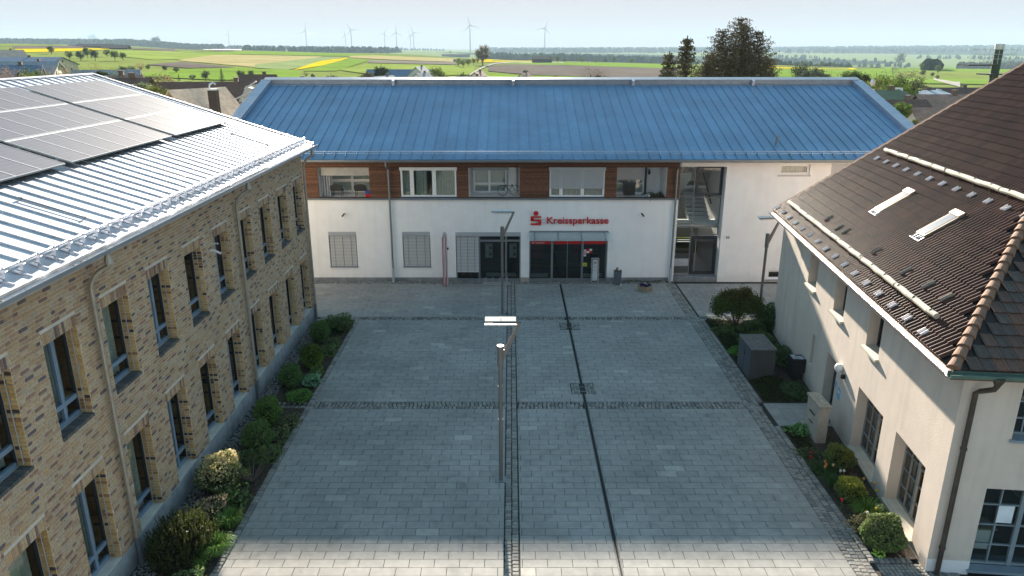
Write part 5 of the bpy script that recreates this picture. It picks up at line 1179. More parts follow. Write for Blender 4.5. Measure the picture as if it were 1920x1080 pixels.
# right bed
BR = 'clipped box balls in the right bed'
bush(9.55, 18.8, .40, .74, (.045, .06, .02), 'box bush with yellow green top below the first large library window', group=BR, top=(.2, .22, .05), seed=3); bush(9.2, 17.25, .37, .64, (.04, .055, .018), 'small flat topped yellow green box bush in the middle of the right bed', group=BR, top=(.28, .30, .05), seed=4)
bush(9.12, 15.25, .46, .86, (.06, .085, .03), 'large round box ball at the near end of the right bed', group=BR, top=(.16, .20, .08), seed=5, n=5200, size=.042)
grass(9.35, 16.55, .42, .42, (.12, .22, .04), 'bright green daylily clump between the two nearest box balls', 320); grass(9.05, 17.9, .32, .34, (.05, .11, .03), 'darker green leafy clump behind the yellow green box bush', 200); grass(8.95, 18.6, .35, .25, (.05, .10, .03), 'dark leafy clump by the orange tulips', 160)
bush(8.95, 15.95, .24, .34, (.09, .08, .04), 'small brownish dry perennial left of the large box ball', 'perennial', 'plant', 500, .04, lump=.3)
bush(8.92, 14.95, .13, .16, (.2, .32, .05), 'tiny bright green seedling clump by the kerb corner', 'perennial', 'plant', 60, .06)
bush(9.2, 20.9, .3, .26, (.06, .12, .04), 'leafy green perennial in front of the concrete pillar', 'perennial', 'plant', 260, .08, lump=.2); bush(9.0, 19.6, .4, .12, (.045, .06, .02), 'flat mossy ground plant between pillar and tulips', 'perennial', 'plant', 500, .04, lump=.2)
TU = [(8.85, 19.1, (.6, .01, .02)), (8.76, 18.85, (.6, .01, .02)), (9.06, 18.6, (.75, .28, .08)), (9.03, 18.44, (.75, .30, .1)), (9.22, 18.42, (.8, .5, .3)), (9.3, 18.12, (.8, .78, .7)), (9.40, 18.12, (.8, .78, .7)), (9.78, 17.72, (.8, .38, .05)), (9.98, 17.5, (.8, .42, .1)), (9.86, 17.15, (.8, .5, .05)), (8.68+.06, 16.72, (.7, .0, .04)), (9.15, 16.15, (.8, .8, .75)), (9.45, 16.32, (.8, .6, .03)), (8.95, 18.33, (.75, .35, .08)), (9.62, 19.55, (.8, .5, .1))]
TN = ['red tulip, farthest, near the pillar', 'red tulip just in front of the farthest red one', 'orange tulip at the back of the orange pair', 'orange tulip at the front of the orange pair', 'peach tulip right of the orange pair', 'left white tulip of the pair above the yellow green box bush', 'right white tulip of the pair above the yellow green box bush', 'orange tulip by the wall, right of the yellow green box bush', 'orange tulip right against the wall between the library windows', 'yellow orange tulip above the bright daylily clump', 'single bright red tulip by the kerb', 'white tulip between the two nearest box balls', 'yellow tulip above the large box ball', 'small orange tulip left of the orange pair', 'orange tulip against the wall behind the box bush']
for i, ((x, y, c), lb) in enumerate(zip(TU, TN)):
    t = thing('tulip', lb, 'tulip', (x, y, 0), 'tulips in the right bed'); h = .34
    mb = MB(); mb.lathe([(.012, h-.01), (.034, h+.02), (.036, h+.045), (.022, h+.075)], (x, y, 0), 8); obj('flower', mb, mat('petal_%d' % (hash(c) % 9999 if False else i), c, .5, var=.1, trans=.3), t)
    mb = MB(); mb.tube([(x, y, 0), (x, y, h)], .006, 5, col=(.1, .2, .05))
    for s in (-1, 1): mb.raw([(x, y, .02), (x+s*.05, y+.02, .15), (x+s*.09, y, .24), (x+s*.03, y-.02, .13)], [(0, 1, 2, 3)], 0, (.08, .17, .05))
    obj('stem', mb, LEAF, t)
# spreading small tree + hedges right
def small_tree():
    x, y = 10.0, 30.55; T = thing('small_spreading_tree', 'small multi stemmed spreading tree with bronze green crown before the library corner', 'tree', (x, y, 0)); rng = np.random.default_rng(9); mb = MB(); ends = []
    for k in range(9):
        a = k*.7+rng.uniform(-.2, .2); p = [(x+.05*math.cos(a), y+.05*math.sin(a), 0), (x+.2*math.cos(a), y+.15*math.sin(a), .55), (x+.55*math.cos(a), y+.5*math.sin(a), 1.05)]; mb.tube(p, [.03, .022, .012], 6)
    obj('trunk', mb, BARK, T); C_ = []
    for k in range(130):
        a = rng.uniform(0, 6.28); r_ = math.sqrt(rng.random())*1.0; zz = .95+.30*(1-r_*r_)*2+rng.uniform(-.5, .16)*(1-.3*r_); C_.append((x+r_*math.cos(a)*1.0, y+r_*math.sin(a)*.85, zz))
    pts = np.concatenate([np.array(c)+rng.normal(0, 1, (170, 3))*np.array([.11, .11, .085]) for c in C_]); n = len(pts)
    cc = colvar(rng, (.10, .125, .03), n, .4, .2); b_ = (pts[:, 2] > 1.35) & (rng.random(n) < .4); cc[b_] = colvar(rng, (.11, .07, .02), int(b_.sum()), .3)
    P, C = leaves(pts, .05, cc, rng, aspect=1.6); me = npquads(P-np.array((x, y, 0)), C); me.materials.append(LEAF); obj('crown', me, None, T)
small_tree()
bush(11.25, 29.95, .42, 1.15, (.03, .055, .018), 'dark rounded hedge bush against the library corner', 'hedge_bush', 'bush', 3000, .05, ry=.5); bush(10.35, 29.4, .55, .62, (.035, .055, .018), 'low clipped hedge below the spreading tree', 'hedge_bush', 'bush', 2200, .05, ry=.35); bush(10.1, 27.9, .75, .66, (.035, .055, .018), 'wide clipped cushion hedge behind the utility cabinet', 'hedge_bush', 'bush', 3600, .05, ry=.6, lump=.03)
bush(9.15, 27.1, .35, .4, (.04, .10, .02), 'bright green ground shrub left of the utility cabinet', 'hedge_bush', 'bush', 1400, .05, lump=.15); bush(10.6, 26.5, .45, .55, (.03, .055, .018), 'dark hedge between utility cabinet and library wall', 'hedge_bush', 'bush', 1800, .05, ry=.9)
bush(9.3, 29.6, .45, .22, (.04, .065, .02), 'low green ground plant at the far left corner of the right bed', 'perennial', 'plant', 900, .05, lump=.2)
def cover(name, poly, n, col, size, h, seed, label=None):
    rng = np.random.default_rng(seed); x0, x1, y0, y1 = poly; c = np.column_stack([rng.uniform(x0, x1, n), rng.uniform(y0, y1, n), np.zeros(n)]); c[:, 2] = .03+np.abs(np.sin(c[:, 0]*4+seed)+np.sin(c[:, 1]*3.1))*.5*h*rng.uniform(.4, 1, n)
    P, C = leaves(c, size, colvar(rng, col, n, .4, .2), rng, up=.3); me = npquads(P, C); me.materials.append(LEAF); return obj(name, me, None, kind='stuff')
cover('ground_cover', (8.8, 10.0, 23.1, 24.8), 5200, (.045, .055, .02), .045, .22, 1); cover('ground_cover', (9.7, 10.55, 23.1, 24.6), 1500, (.07, .12, .05), .07, .3, 2); cover('ground_cover', (8.8, 9.8, 26.4, 31.0), 6000, (.035, .05, .018), .045, .16, 3); cover('ground_cover', (8.8, 9.3, 19.3, 21.2), 1500, (.05, .05, .02), .04, .08, 4); cover('ground_cover', (-8.3, -7.2, 29.0, 31.0), 1800, (.03, .045, .015), .045, .15, 5)
cover('leaf_litter', (-8.3, -7.05, 13.5, 31.0), 2400, (.07, .055, .03), .035, .03, 6)
cover('wall_weeds', (5.9, 8.0, 36.75, 36.95), 260, (.07, .09, .03), .035, .1, 7); cover('kerb_moss', (10.9, 14, 31.55, 31.66), 200, (.05, .07, .02), .03, .05, 8)

# ================================================= BACKGROUND TREES, HOUSES
def crownpts(rng, kind, h, wm=1.):
    """returns leaf centres in units, trunk polyline list"""
    tr = []; pts = []
    if kind == 'round' or kind == 'blossom' or kind == 'bare' or kind == 'big':
        wd = {'round': .42, 'blossom': .5, 'bare': .42, 'big': .40}[kind]*h*wm; ch = (.36*h if kind != 'big' else .42*h)*wm; cz = h-ch*1.02
        tr.append(([(0, 0, 0), (0, 0, h*.25), (.03*h, 0, h*.6)], [.035*h, .028*h, .012*h]))
        nb = 9
        for k in range(nb):
            a = k*2.4+rng.uniform(-.3, .3); rr = wd*rng.uniform(.45, .9); e = (rr*math.cos(a), rr*math.sin(a), cz+ch*rng.uniform(-.4, .7)); tr.append(([(0, 0, max(h*.2, cz-ch*rng.uniform(.8, 1.3))), (e[0]*.5, e[1]*.5, (cz+e[2])*.5-ch*.2), e], [.018*h, .012*h, .005*h]))
        ncl = 34
        for k in range(ncl):
            d = rng.normal(size=3); d /= np.linalg.norm(d); r_ = rng.uniform(.45, 1.0); c = np.array([d[0]*wd*r_, d[1]*wd*r_, cz+d[2]*ch*r_]); pts.append((c, .15*h*wm))
    return tr, pts
def tree(x, y, h, kind, col, label, group, dens=1., name=None, seed=0, base=None, wm=1.):
    z = height(x, y) if base is None else base; rng = np.random.default_rng(seed+int(abs(x)*3+abs(y))); D = math.hypot(x, y); px = h*wm*1380/D
    T = thing(name or {'spruce': 'spruce_tree', 'bare': 'bare_tree', 'blossom': 'orchard_tree'}.get(kind, 'deciduous_tree'), label, 'tree', (x, y, z), group); o = np.array((x, y, z)); mb = MB()
    if kind == 'spruce':
        mb.tube([(x, y, z), (x, y, z+h*.98)], [.025*h, .004*h], 6); P_ = []
        nw = min(24, int(14+px*.12)); 
        for i in range(nw):
            f = i/nw; zz = h*(.06+.92*f); L = h*.23*(1-f)**.85+.02*h
            for k in range(8):
                a = k*.785+i*.5+rng.uniform(-.2, .2); l_ = L*rng.uniform(.65, 1.15); m = max(5, int(14*(1-f*.6)))
                for t in np.linspace(.1, 1, m): P_.append((l_*t*math.cos(a), l_*t*math.sin(a), zz-.22*l_*t+.12*l_*t*t))
        P_ = np.array(P_); P_ = np.repeat(P_, 4, axis=0)+rng.normal(0, .009*h, (len(P_)*4, 3)); n = len(P_)
        P, C = leaves(P_, .011*h*rng.uniform(.6, 1.2, n), colvar(rng, col, n, .35), rng, aspect=2.4)
        me = npquads(P, C); me.materials.append(NEEDLE); obj('crown', me, None, T)
    else:
        tr, cl = crownpts(rng, kind, h, wm)
        for p, r_ in tr: mb.tube([(x+a, y+b, z+c) for a, b, c in p], r_, 5)
        k = int((70 if kind == 'bare' else 170)*dens*min(1.4, max(.22, px/90))); pts = np.concatenate([c+rng.normal(0, 1, (k, 3))*s*np.array([.5, .5, .42]) for c, s in cl]); n = len(pts)
        pts = pts[pts[:, 2] > .06*h]; n = len(pts)
        P, C = leaves(pts, h*wm*(.026 if kind != 'bare' else .018)*rng.uniform(.6, 1.3, n)*max(.75, min(2., 60/px)), colvar(rng, col, n, .35, .12), rng, aspect=1.4)
        me = npquads(P, C); me.materials.append(TLEAF); obj('crown', me, None, T)
    # crown mesh above is relative to the tree base
    obj('trunk', mb, BARK, T)
    if kind == 'spruce': pass
    return T
GRN = (.085, .12, .035); DK = (.035, .055, .025); YLG = (.14, .17, .04); BRN = (.27, .18, .12); OL = (.07, .085, .035)
def tpx(x, yb, hpx, kind, col, label, group, D=None, seed=0, dens=1.):
    """place a tree by the bearing of its trunk foot on the terrain; D for feet hidden behind roofs"""
    if D is None: p = hit(x, yb)
    else:
        X = (x-957)/1380*D*.955; p = Vector((X, D, 0)); 
    d = p.y*.95; h = hpx*d/1380; p.z = height(p.x, p.y)
    wm = 1.
    if D is not None:                                  # make the top reach the seen height
        ztop = 11.7+D*(90-yb)/1380*.955; h = max(2, ztop-p.z); wm = min(1., hpx*(.95 if kind in ('bare', 'blossom') else .7)*D/1380/(.42*h))
        if kind == 'spruce': wm = 1.
    tree(p.x, p.y, h, kind, col, label, group, dens, seed=seed, wm=wm)
GO = 'orchard and field trees on the left hillside'; GV = 'village trees beyond the roofs'; GF = 'trees in the far fields'
TL = [(175, 81, 19, 'round', OL, 'single round tree on the skyline beside the long barn'), (213, 86, 10, 'round', OL, 'small round tree against the dark shed on the skyline'), (247, 87, 14, 'round', OL, 'slender loose tree right of the dark shed on the skyline'), (293, 87, 18, 'round', DK, 'dark round tree alone on the skyline right of the sheds'),
 (97, 102, 16, 'round', GRN, 'round green tree below the rapeseed field, left'), (131, 113, 16, 'round', GRN, 'green tree leftmost of the orchard row'), (152, 115, 18, 'round', DK, 'dark tree, second of the orchard row'), (165, 110, 20, 'round', GRN, 'tall tree, third of the orchard row'), (179, 114, 19, 'round', DK, 'orchard row tree, rightmost of the close group'), (201, 107, 14, 'round', GRN, 'orchard tree right of the close group'), (216, 114, 18, 'round', GRN, 'upright orchard tree in the meadow gap'), (231, 114, 15, 'round', GRN, 'thin orchard tree at the right end of the row'),
 (232, 145, 20, 'round', DK, 'dark spreading orchard tree low in the meadow'), (248, 137, 14, 'blossom', (.2, .22, .12), 'pale blossoming orchard tree beside the dark spreading one'), (265, 137, 20, 'bare', BRN, 'brownish bare orchard tree in the meadow'), (278, 132, 10, 'round', OL, 'small orchard tree right of the brownish bare tree'), (310, 135, 12, 'round', OL, 'flat crowned orchard tree before the ploughed triangle'), (331, 138, 12, 'round', OL, 'orchard tree right of the flat crowned one'), (336, 152, 14, 'spruce', DK, 'little dark conifer under the orchard trees'), (362, 152, 13, 'blossom', (.16, .2, .1), 'pale shrubby tree above the dark roof'), (386, 152, 20, 'round', (.1, .12, .05), 'light upright tree left of the spruce'), (417, 155, 27, 'spruce', DK, 'dark spruce behind the dark roof'), (452, 149, 17, 'round', OL, 'willow like orchard tree right of the spruce'), (472, 147, 14, 'round', OL, 'small round orchard tree right of the willow like one'), (574, 147, 12, 'bare', OL, 'thin bare tree above the bank roof left'), (587, 150, 11, 'round', (.12, .15, .08), 'grey green round tree above the bank roof left')]
for a in TL: tpx(*a, GO)
TV = [(98, 120, 45, 'bare', BRN, 'large reddish brown budding tree behind the town hall roof', 95), (60, 128, 40, 'round', GRN, 'green tree left of the reddish brown tree', 90), (40, 133, 30, 'round', YLG, 'bright green shrubby tree at far left above the town hall roof', 80), (12, 122, 30, 'bare', BRN, 'brown leafless tree at the left picture edge', 80), (135, 126, 35, 'bare', (.18, .12, .05), 'orange brown budding tree right of the large reddish one', 92), (165, 121, 35, 'bare', (.16, .13, .05), 'yellow brown budding tree behind the roof ridge end', 95), (205, 128, 34, 'bare', YLG, 'yellowish loose tree beyond the roof verge', 90), (185, 133, 20, 'round', DK, 'dark bush beyond the roof verge', 85), (240, 150, 20, 'round', OL, 'dull green bush between verge and dark roof', 75), (290, 139, 30, 'blossom', (.2, .18, .1), 'pale blossoming tree above the dark roof', 95), (308, 140, 30, 'bare', (.25, .16, .08), 'peach coloured budding tree above the dark roof', 90), (285, 157, 35, 'round', YLG, 'yellow green leafy tree beside the dark roof', 62), (259, 152, 20, 'round', (.2, .24, .14), 'pale hedge tree beyond the verge', 70),
 (706, 121, 20, 'spruce', DK, 'dark conifer left of the farm', 235), (712, 123, 20, 'round', DK, 'dark round tree beside the farm conifer', 230), (685, 135, 20, 'round', (.09, .08, .04), 'dull brownish tree above the bank ridge', 130), (618, 138, 20, 'round', (.12, .13, .07), 'greyish tree left of the brownish one above the bank ridge', 120), (752, 142, 16, 'round', YLG, 'yellow green bush before the farm house', 120), (818, 126, 26, 'round', YLG, 'light green tree right of the farm', 210), (793, 141, 15, 'spruce', DK, 'tiny dark conifer right of the white farm house', 130), (870, 134, 20, 'round', GRN, 'green tree at the lane bend near the gabled house', 230),
 (980, 140, 15, 'round', (.1, .14, .05), 'mid green bush above the long brown roof', 100), (1042, 141, 16, 'round', YLG, 'bright yellow green bush above the bank ridge', 110), (1062, 148, 10, 'bare', (.3, .2, .12), 'peach coloured low bush above the bank ridge', 105), (1087, 147, 10, 'blossom', (.4, .4, .36), 'white blossoming bush above the bank ridge', 105), (1112, 118, 36, 'bare', (.12, .1, .08), 'tall bare tree behind the small dark conifer', 150), (1123, 133, 22, 'spruce', (.03, .035, .02), 'dark conifer just above the bank ridge', 90), (1204, 145, 10, 'round', YLG, 'small yellow green bush left of the tall conifers', 110),
 (1508, 119, 36, 'round', DK, 'slender tall tree above the bank ridge right', 190), (1525, 125, 28, 'round', (.08, .1, .07), 'grey green round tree above the bank ridge right', 170), (1545, 130, 22, 'round', GRN, 'green tree right of the grey green round one', 175), (1532, 141, 15, 'round', YLG, 'low light bush above the bank ridge right', 110), (1497, 141, 12, 'spruce', (.03, .035, .02), 'small black conifer above the bank ridge right', 110), (1573, 134, 20, 'bare', (.2, .18, .12), 'pale budding tree above the bank ridge right', 120), (1601, 130, 25, 'round', GRN, 'leafy green tree above the right end of the bank ridge', 115), (1625, 137, 18, 'round', OL, 'dull green tree beyond the right ridge end', 120),
 (1655, 138, 40, 'round', YLG, 'bright leafy tree beyond the right verge of the bank', 95), (1664, 137, 40, 'round', GRN, 'tall tree behind the bright leafy one', 120), (1693, 146, 40, 'round', (.10, .16, .03), 'large rounded bright green tree before the shed', 90), (1712, 132, 40, 'round', (.12, .14, .07), 'large olive tree behind the bright green one', 110), (1660, 157, 30, 'bare', BRN, 'brownish budding bush beside the green shed', 85), (1706, 190, 20, 'round', (.09, .15, .03), 'green tree left of the white gabled house', 62), (1706, 191, 16, 'round', (.10, .16, .03), 'dark topped tree right of the light one before the gabled house', 66), (1735, 220, 8, 'round', YLG, 'yellow green hedge bush under the tiled verge', 52), (1745, 155, 10, 'round', GRN, 'small bush by the blue roofed barn', 130)]
for x, yt, hp, kd, c, lb, D in TV: tpx(x, yt, hp, kd, c, lb, GV, D=D)
TF = [(905, 123, 38, 'big', (.12, .11, .07), 'tall pale budding tree beside the lane in the middle distance'), (860, 125, 15, 'round', YLG, 'first round avenue tree by the lane'), (868, 127, 15, 'round', YLG, 'second round avenue tree by the lane'), (878, 124, 14, 'round', YLG, 'third round avenue tree by the lane'), (888, 122, 12, 'round', GRN, 'fourth round avenue tree by the lane'), (895, 119, 10, 'round', GRN, 'last round avenue tree before the tall budding tree'), (1009, 117, 14, 'round', GRN, 'slim tree left of the dark field barn'), (1020, 118, 10, 'round', OL, 'round tree right of the dark field barn'), (1033, 118, 12, 'round', OL, 'second tree right of the dark field barn'), (1045, 118, 12, 'round', OL, 'third tree right of the dark field barn'), (1058, 118, 9, 'round', OL, 'fourth tree right of the dark field barn'), (1091, 118, 10, 'round', GRN, 'pair like tree on the far field edge'), (1117, 119, 8, 'round', GRN, 'small tree on the far field edge'), (1135, 119, 8, 'round', DK, 'dark small tree on the far field edge'), (1150, 118, 10, 'blossom', GRN, 'pale tree on the far field edge'), (1184, 119.5, 10, 'round', GRN, 'bushy tree right of the pale one on the far field edge'), (1220, 120, 7, 'round', GRN, 'small tree near the left spruce on the far field edge'), (844, 101, 5, 'round', DK, 'small tree beside the dark barn on the crest'),
 (1686, 123, 22, 'round', OL, 'lone broad tree in the right hand fields'), (1727, 131, 12, 'round', GRN, 'round tree left of the dark copse in the right fields'), (1758, 138, 15, 'round', GRN, 'green tree right of the dark copse in the right fields'), (1729, 144, 13, 'round', OL, 'grey green bush below the dark copse'), (1747, 145, 9, 'round', OL, 'low bush below the dark copse'), (1757, 150, 9, 'round', GRN, 'lowest bush beside the farm track'), (1620, 122, 6, 'round', DK, 'tiny tree beyond the yellow field on the right'), (985, 143, 12, 'round', DK, 'rounded dark tree in the field before the road')]
for a in TF: tpx(*a[:4], tuple(min(.4, q*1.5) for q in a[4]), a[5], GF)
# fix crowns: leaf meshes of deciduous trees are built relative to the base
def conifer_big():
    D = 74.; x = (1385-957)/1380*D*.95; y = D; z = height(x, y); h = 11.7+D*(90-31)/1380*.95-z; T = thing('large_conifer', 'very large broad dark conifer with several tops behind the bank roof', 'tree', (x, y, z)); rng = np.random.default_rng(3); mb = MB(); P_ = []
    tops = [(0, 0, 1.0, 1.0), (-1.5, .5, .93, .8), (1.7, -.3, .92, .8), (-3.0, -.4, .74, .62), (3.2, .6, .76, .62), (-4.0, .6, .5, .5), (4.2, -.6, .52, .5), (.8, 1.2, .96, .8)]
    for tx, ty, f, s in tops:
        H = h*f; mb.tube([(x+tx*.3, y+ty*.3, z), (x+tx*.8, y+ty*.8, z+H*.4), (x+tx, y+ty, z+H*.99)], [.3*s, .18*s, .02], 7); nw = 36
        for i in range(nw):
            q = i/nw; zz = H*(.12+.87*q); L = (5.3*s)*(1-q)**.58+.1
            for k in range(6):
                a = k*1.047+i*.71+rng.uniform(-.3, .3); l_ = L*rng.uniform(.45, 1.1); up = .28
                e = (tx+l_*math.cos(a), ty+l_*math.sin(a), zz+l_*up*.9); mb.tube([(x+tx, y+ty, z+zz), (x+e[0], y+e[1], z+e[2])], [.035, .008], 3, cap=False)
                m = max(6, int(l_*11))
                for t in np.linspace(.2, 1, m): P_.append((tx+l_*t*math.cos(a), ty+l_*t*math.sin(a), zz+l_*up*t*t-.05*l_))
    P_ = np.array(P_); P_ = np.repeat(P_, 5, axis=0)+rng.normal(0, 1, (len(P_)*5, 3))*np.array([.12, .12, .10]); n = len(P_)
    P, C = leaves(P_, .085*rng.uniform(.5, 1.3, n), colvar(rng, (.095, .082, .05), n, .4), rng, aspect=2.2, up=.2); me = npquads(P, C); me.materials.append(NEEDLE); obj('crown', me, None, T); obj('trunk', mb, BARK, T)
conifer_big()
for xx, yt, D, lb in ((1288, 62, 70, 'taller of the two slender spruces left of the large conifer'), (1256, 90, 66, 'shorter slender spruce, leftmost of the conifers behind the bank roof'), (1335, 92, 80, 'thin conifer just left of the large one')):
    x = (xx-957)/1380*D*.95; z = height(x, D); tree(x, D, 11.7+D*(90-yt)/1380*.95-z, 'spruce', (.085, .08, .05), lb, 'conifers behind the bank roof', seed=5)

def house(xpx, yr, D, L, W, pitch, yaw, roof, wall, label, gablewin=True, chim=True, name='village_house', cat='house', hwall=None, hip=0.):
    """ridge seen at xpx, yr; L along ridge, W across; yaw of ridge from +X"""
    x = (xpx-957)/1380*D*.955; y = D; zr = 11.7+D*(90-yr)/1380*.955; g = height(x, y)-.3; rise = W/2*math.tan(R(pitch)); ze = zr-rise
    if ze < g+1.2: ze = g+1.2; rise = zr-ze
    T = thing(name, label, cat, (x, y, g), 'houses and barns around the village'); c, s = math.cos(R(yaw)), math.sin(R(yaw)); M = Matrix(((c, -s, 0, x), (s, c, 0, y), (0, 0, 1, 0), (0, 0, 0, 1)))
    mb = MB(M); hl = L/2; hw = W/2
    mb.raw([(-hl, -hw, g), (hl, -hw, g), (hl, hw, g), (-hl, hw, g), (-hl, -hw, ze), (hl, -hw, ze), (hl, hw, ze), (-hl, hw, ze)], [(0, 1, 5, 4), (1, 2, 6, 5), (2, 3, 7, 6), (3, 0, 4, 7), (4, 5, 6, 7)])
    if not hip: mb.raw([(-hl, -hw, ze), (-hl, hw, ze), (-hl, 0, zr-.05), (hl, -hw, ze), (hl, hw, ze), (hl, 0, zr-.05)], [(0, 2, 1), (3, 4, 5)])
    obj('wall', mb, wall, T)
    o = .35; k = rise/hw; zo = ze-o*k; hi = hip
    mb = MB(M); t = .14
    A = [(-hl-o, -hw-o, zo), (hl+o, -hw-o, zo), (hl+o-hi, 0, zr), (-hl-o+hi, 0, zr), (hl+o, hw+o, zo), (-hl-o, hw+o, zo)]
    mb.raw(A+[(p[0], p[1], p[2]+t) for p in A], [(6, 7, 8, 9), (9, 8, 10, 11), (3, 2, 1, 0), (5, 4, 2, 3), (0, 1, 7, 6), (4, 5, 11, 10), (1, 2, 8, 7), (2, 4, 10, 8), (5, 3, 9, 11), (3, 0, 6, 9)])
    rf = obj('roof', mb, roof, T)
    if chim: mb = MB(M); mb.box(hl*.4-.22, hl*.4+.22, -.22, .22, zr-.6, zr+.5).box(hl*.4-.26, hl*.4+.26, -.26, .26, zr+.5, zr+.58); obj('chimney', mb, mat('chimney_brick', (.16, .11, .09), .9), rf)
    if gablewin:
        for sx in (-1, 1):
            for (a, b) in ((-hw*.5, 0), (hw*.5, 0), (0, 1)):
                z0 = (ze-1.6 if b == 0 else ze+rise*.25); 
                if z0 < g: continue
                mb = MB(M); q = sx*hl; mb.box(min(q, q+sx*.05), max(q, q+sx*.05), a-.45, a+.45, z0, z0+1.0); f = obj('window', mb, WFRAME, T); mb = MB(M); q = q+sx*.05; mb.box(min(q, q+sx*.02), max(q, q+sx*.02), a-.36, a+.36, z0+.08, z0+.92); obj('pane', mb, mat('far_pane', (.03, .04, .05), .15), f)
        n = max(1, int(L/3.2))
        for i in range(n):
            for sy in (-1, 1):
                a = -hl+L*(i+.5)/n; z0 = ze-1.6; mb = MB(M); q = sy*hw; mb.box(a-.5, a+.5, min(q, q+sy*.05), max(q, q+sy*.05), z0, z0+1.0); f = obj('window', mb, WFRAME, T); mb = MB(M); q += sy*.05; mb.box(a-.4, a+.4, min(q, q+sy*.02), max(q, q+sy*.02), z0+.08, z0+.92); obj('pane', mb, MATS['far_pane'], f)
    return T, M, zr, ze
def rmat(n, c): return mat('far_roof_'+n, c, .9, spec=.15, var=.12, sc=.8, var2=.15, sc2=3., bump=.6, bsc=5)
RB, RD, RT, RG, RBL = rmat('brown', (.32, .21, .17)), rmat('dark', (.155, .098, .08)), rmat('tan', (.55, .42, .34)), rmat('grey', (.30, .31, .33)), rmat('blue', (.15, .21, .30))
HW, HC, HB = mat('far_wall_white', (.66, .66, .64), .9), mat('far_wall_cream', (.5, .46, .38), .9), mat('far_wood_wall', (.10, .075, .06), .9, var=.2, sc=2)
HS = [(392, 153, 84, 13, 10, 42, 8, RD, HC, 'long dark brown roofed house behind the gap between town hall and bank'), (480, 139, 115, 5, 9, 40, 0, RD, HC, 'dark hipped roof house just above the left end of the bank ridge'), (543, 149, 100, 7, 8, 35, 20, RT, HC, 'tan roofed house above the left part of the bank ridge'), (598, 148, 112, 8, 8, 35, -25, RT, HC, 'light brown hipped roof house above the bank ridge'), (645, 149, 125, 7, 8, 35, 15, RB, HC, 'small brown roof house right of the light brown one'), (660, 152, 104, 5, 7, 30, 40, RG, HW, 'low grey white shed roof above the bank ridge'),
 (718, 141, 190, 9, 9, 32, 70, RG, HW, 'white gabled house left of the farm'), (752, 129, 250, 22, 12, 28, 0, RBL, HC, 'long blue grey farm barn roof'), (787, 124, 240, 9, 9, 42, 80, RG, HW, 'white farm house with steep bright gable'), (791, 135, 200, 8, 8, 40, 75, RG, HW, 'white lower annex house before the farm house'), (855, 146, 150, 6, 10, 30, 85, RG, HW, 'low pale gabled house before the avenue trees'), (897, 133, 175, 8, 9, 42, 80, RB, HW, 'white house with tall gable near the lane'), (884, 142, 140, 5, 6, 40, 0, RD, HW, 'dark steep roofed house in front of the tall white gable'), (984, 135, 200, 6, 8, 40, 75, RB, HW, 'small white gabled house at the edge of the ploughed field'), (985, 151, 96, 20, 8, 20, 0, RD, HC, 'very long low dark brown roof just above the bank ridge'), (922, 153, 90, 5, 6, 25, 0, RB, HC, 'low brown roof left of the very long one'), (1102, 150, 110, 5, 6, 30, 0, RG, HW, 'small grey roof right of the white blossoming bush'),
 (1782, 176, 82, 5.6, 9, 38, 3, RB, HW, 'brown roofed house, upper of the two right of the bank verge'), (1790, 201, 64, 5.4, 7, 42, 4, RB, HW, 'white gabled house with brown roof, lower of the two right of the bank verge'), (1693, 186, 80, 6, 5, 30, 5, RD, HW, 'low dark roofed garage left of the brown roofed houses'), (1668, 168, 84, 5, 5, 20, 30, rmat('green', (.16, .19, .12)), HB, 'small green roofed shed among the trees right of the bank'), (1798, 163, 115, 8, 9, 25, 0, RD, mat('far_wall_blue', (.2, .28, .36), .7), 'dark blue barn with rusty roof at right'), (1738, 168, 112, 6, 9, 12, 15, rmat('ltblue', (.30, .38, .44)), HW, 'pale blue flat roofed hall at right'),
 (8, 94, 260, 12, 12, 35, 50, RT, HC, 'tan roofed barn at the left picture edge'), (15, 107, 200, 28, 14, 15, 0, RBL, HC, 'large blue grey roofed hall at the left picture edge'), (48, 115, 150, 11, 9, 25, 15, RG, HC, 'grey roofed building behind the brown trees at left'), (12, 122, 110, 8, 8, 40, 20, RBL, HC, 'blue grey steep roof behind the brown tree, far left'), (200, 141, 80, 6, 7, 35, 10, RB, HC, 'dark brown roof just beyond the town hall verge'), (222, 146, 72, 5, 6, 35, 0, RD, HC, 'small blackish roof beyond the town hall verge')]
for h_ in HS: house(*h_)
for xp, yb, yt, D, L, W, yaw, r_, lb in ((183, 89, 83, None, 22, 12, 0, RB, 'long low dark barn on the left skyline'), (221, 92, 84.5, None, 16, 10, 5, RB, 'dark field shed beside the long barn on the skyline'), (855, 107, 101, None, 18, 14, 0, RD, 'dark barn on the crest in the middle distance'), (867, 117, 110, None, 11, 9, 0, RB, 'brown barn before the yellow field'), (1016, 118, 104.5, None, 12, 9, 10, RB, 'dark steep roofed barn on the edge of the green strip'), (1748, 132, 122, None, 10, 8, 0, RD, 'dark shed hidden in the copse on the right'), (196, 138, 131, 95, 7, 7, 20, RG, 'dark shed roof among the brown trees')):
    p = hit(xp, yb); Dd = D or p.y; house(xp, yt, Dd, L*Dd/500 if Dd > 500 else L, W, 30, yaw, r_, HB, lb, gablewin=False, chim=False, name='field_barn', cat='barn')
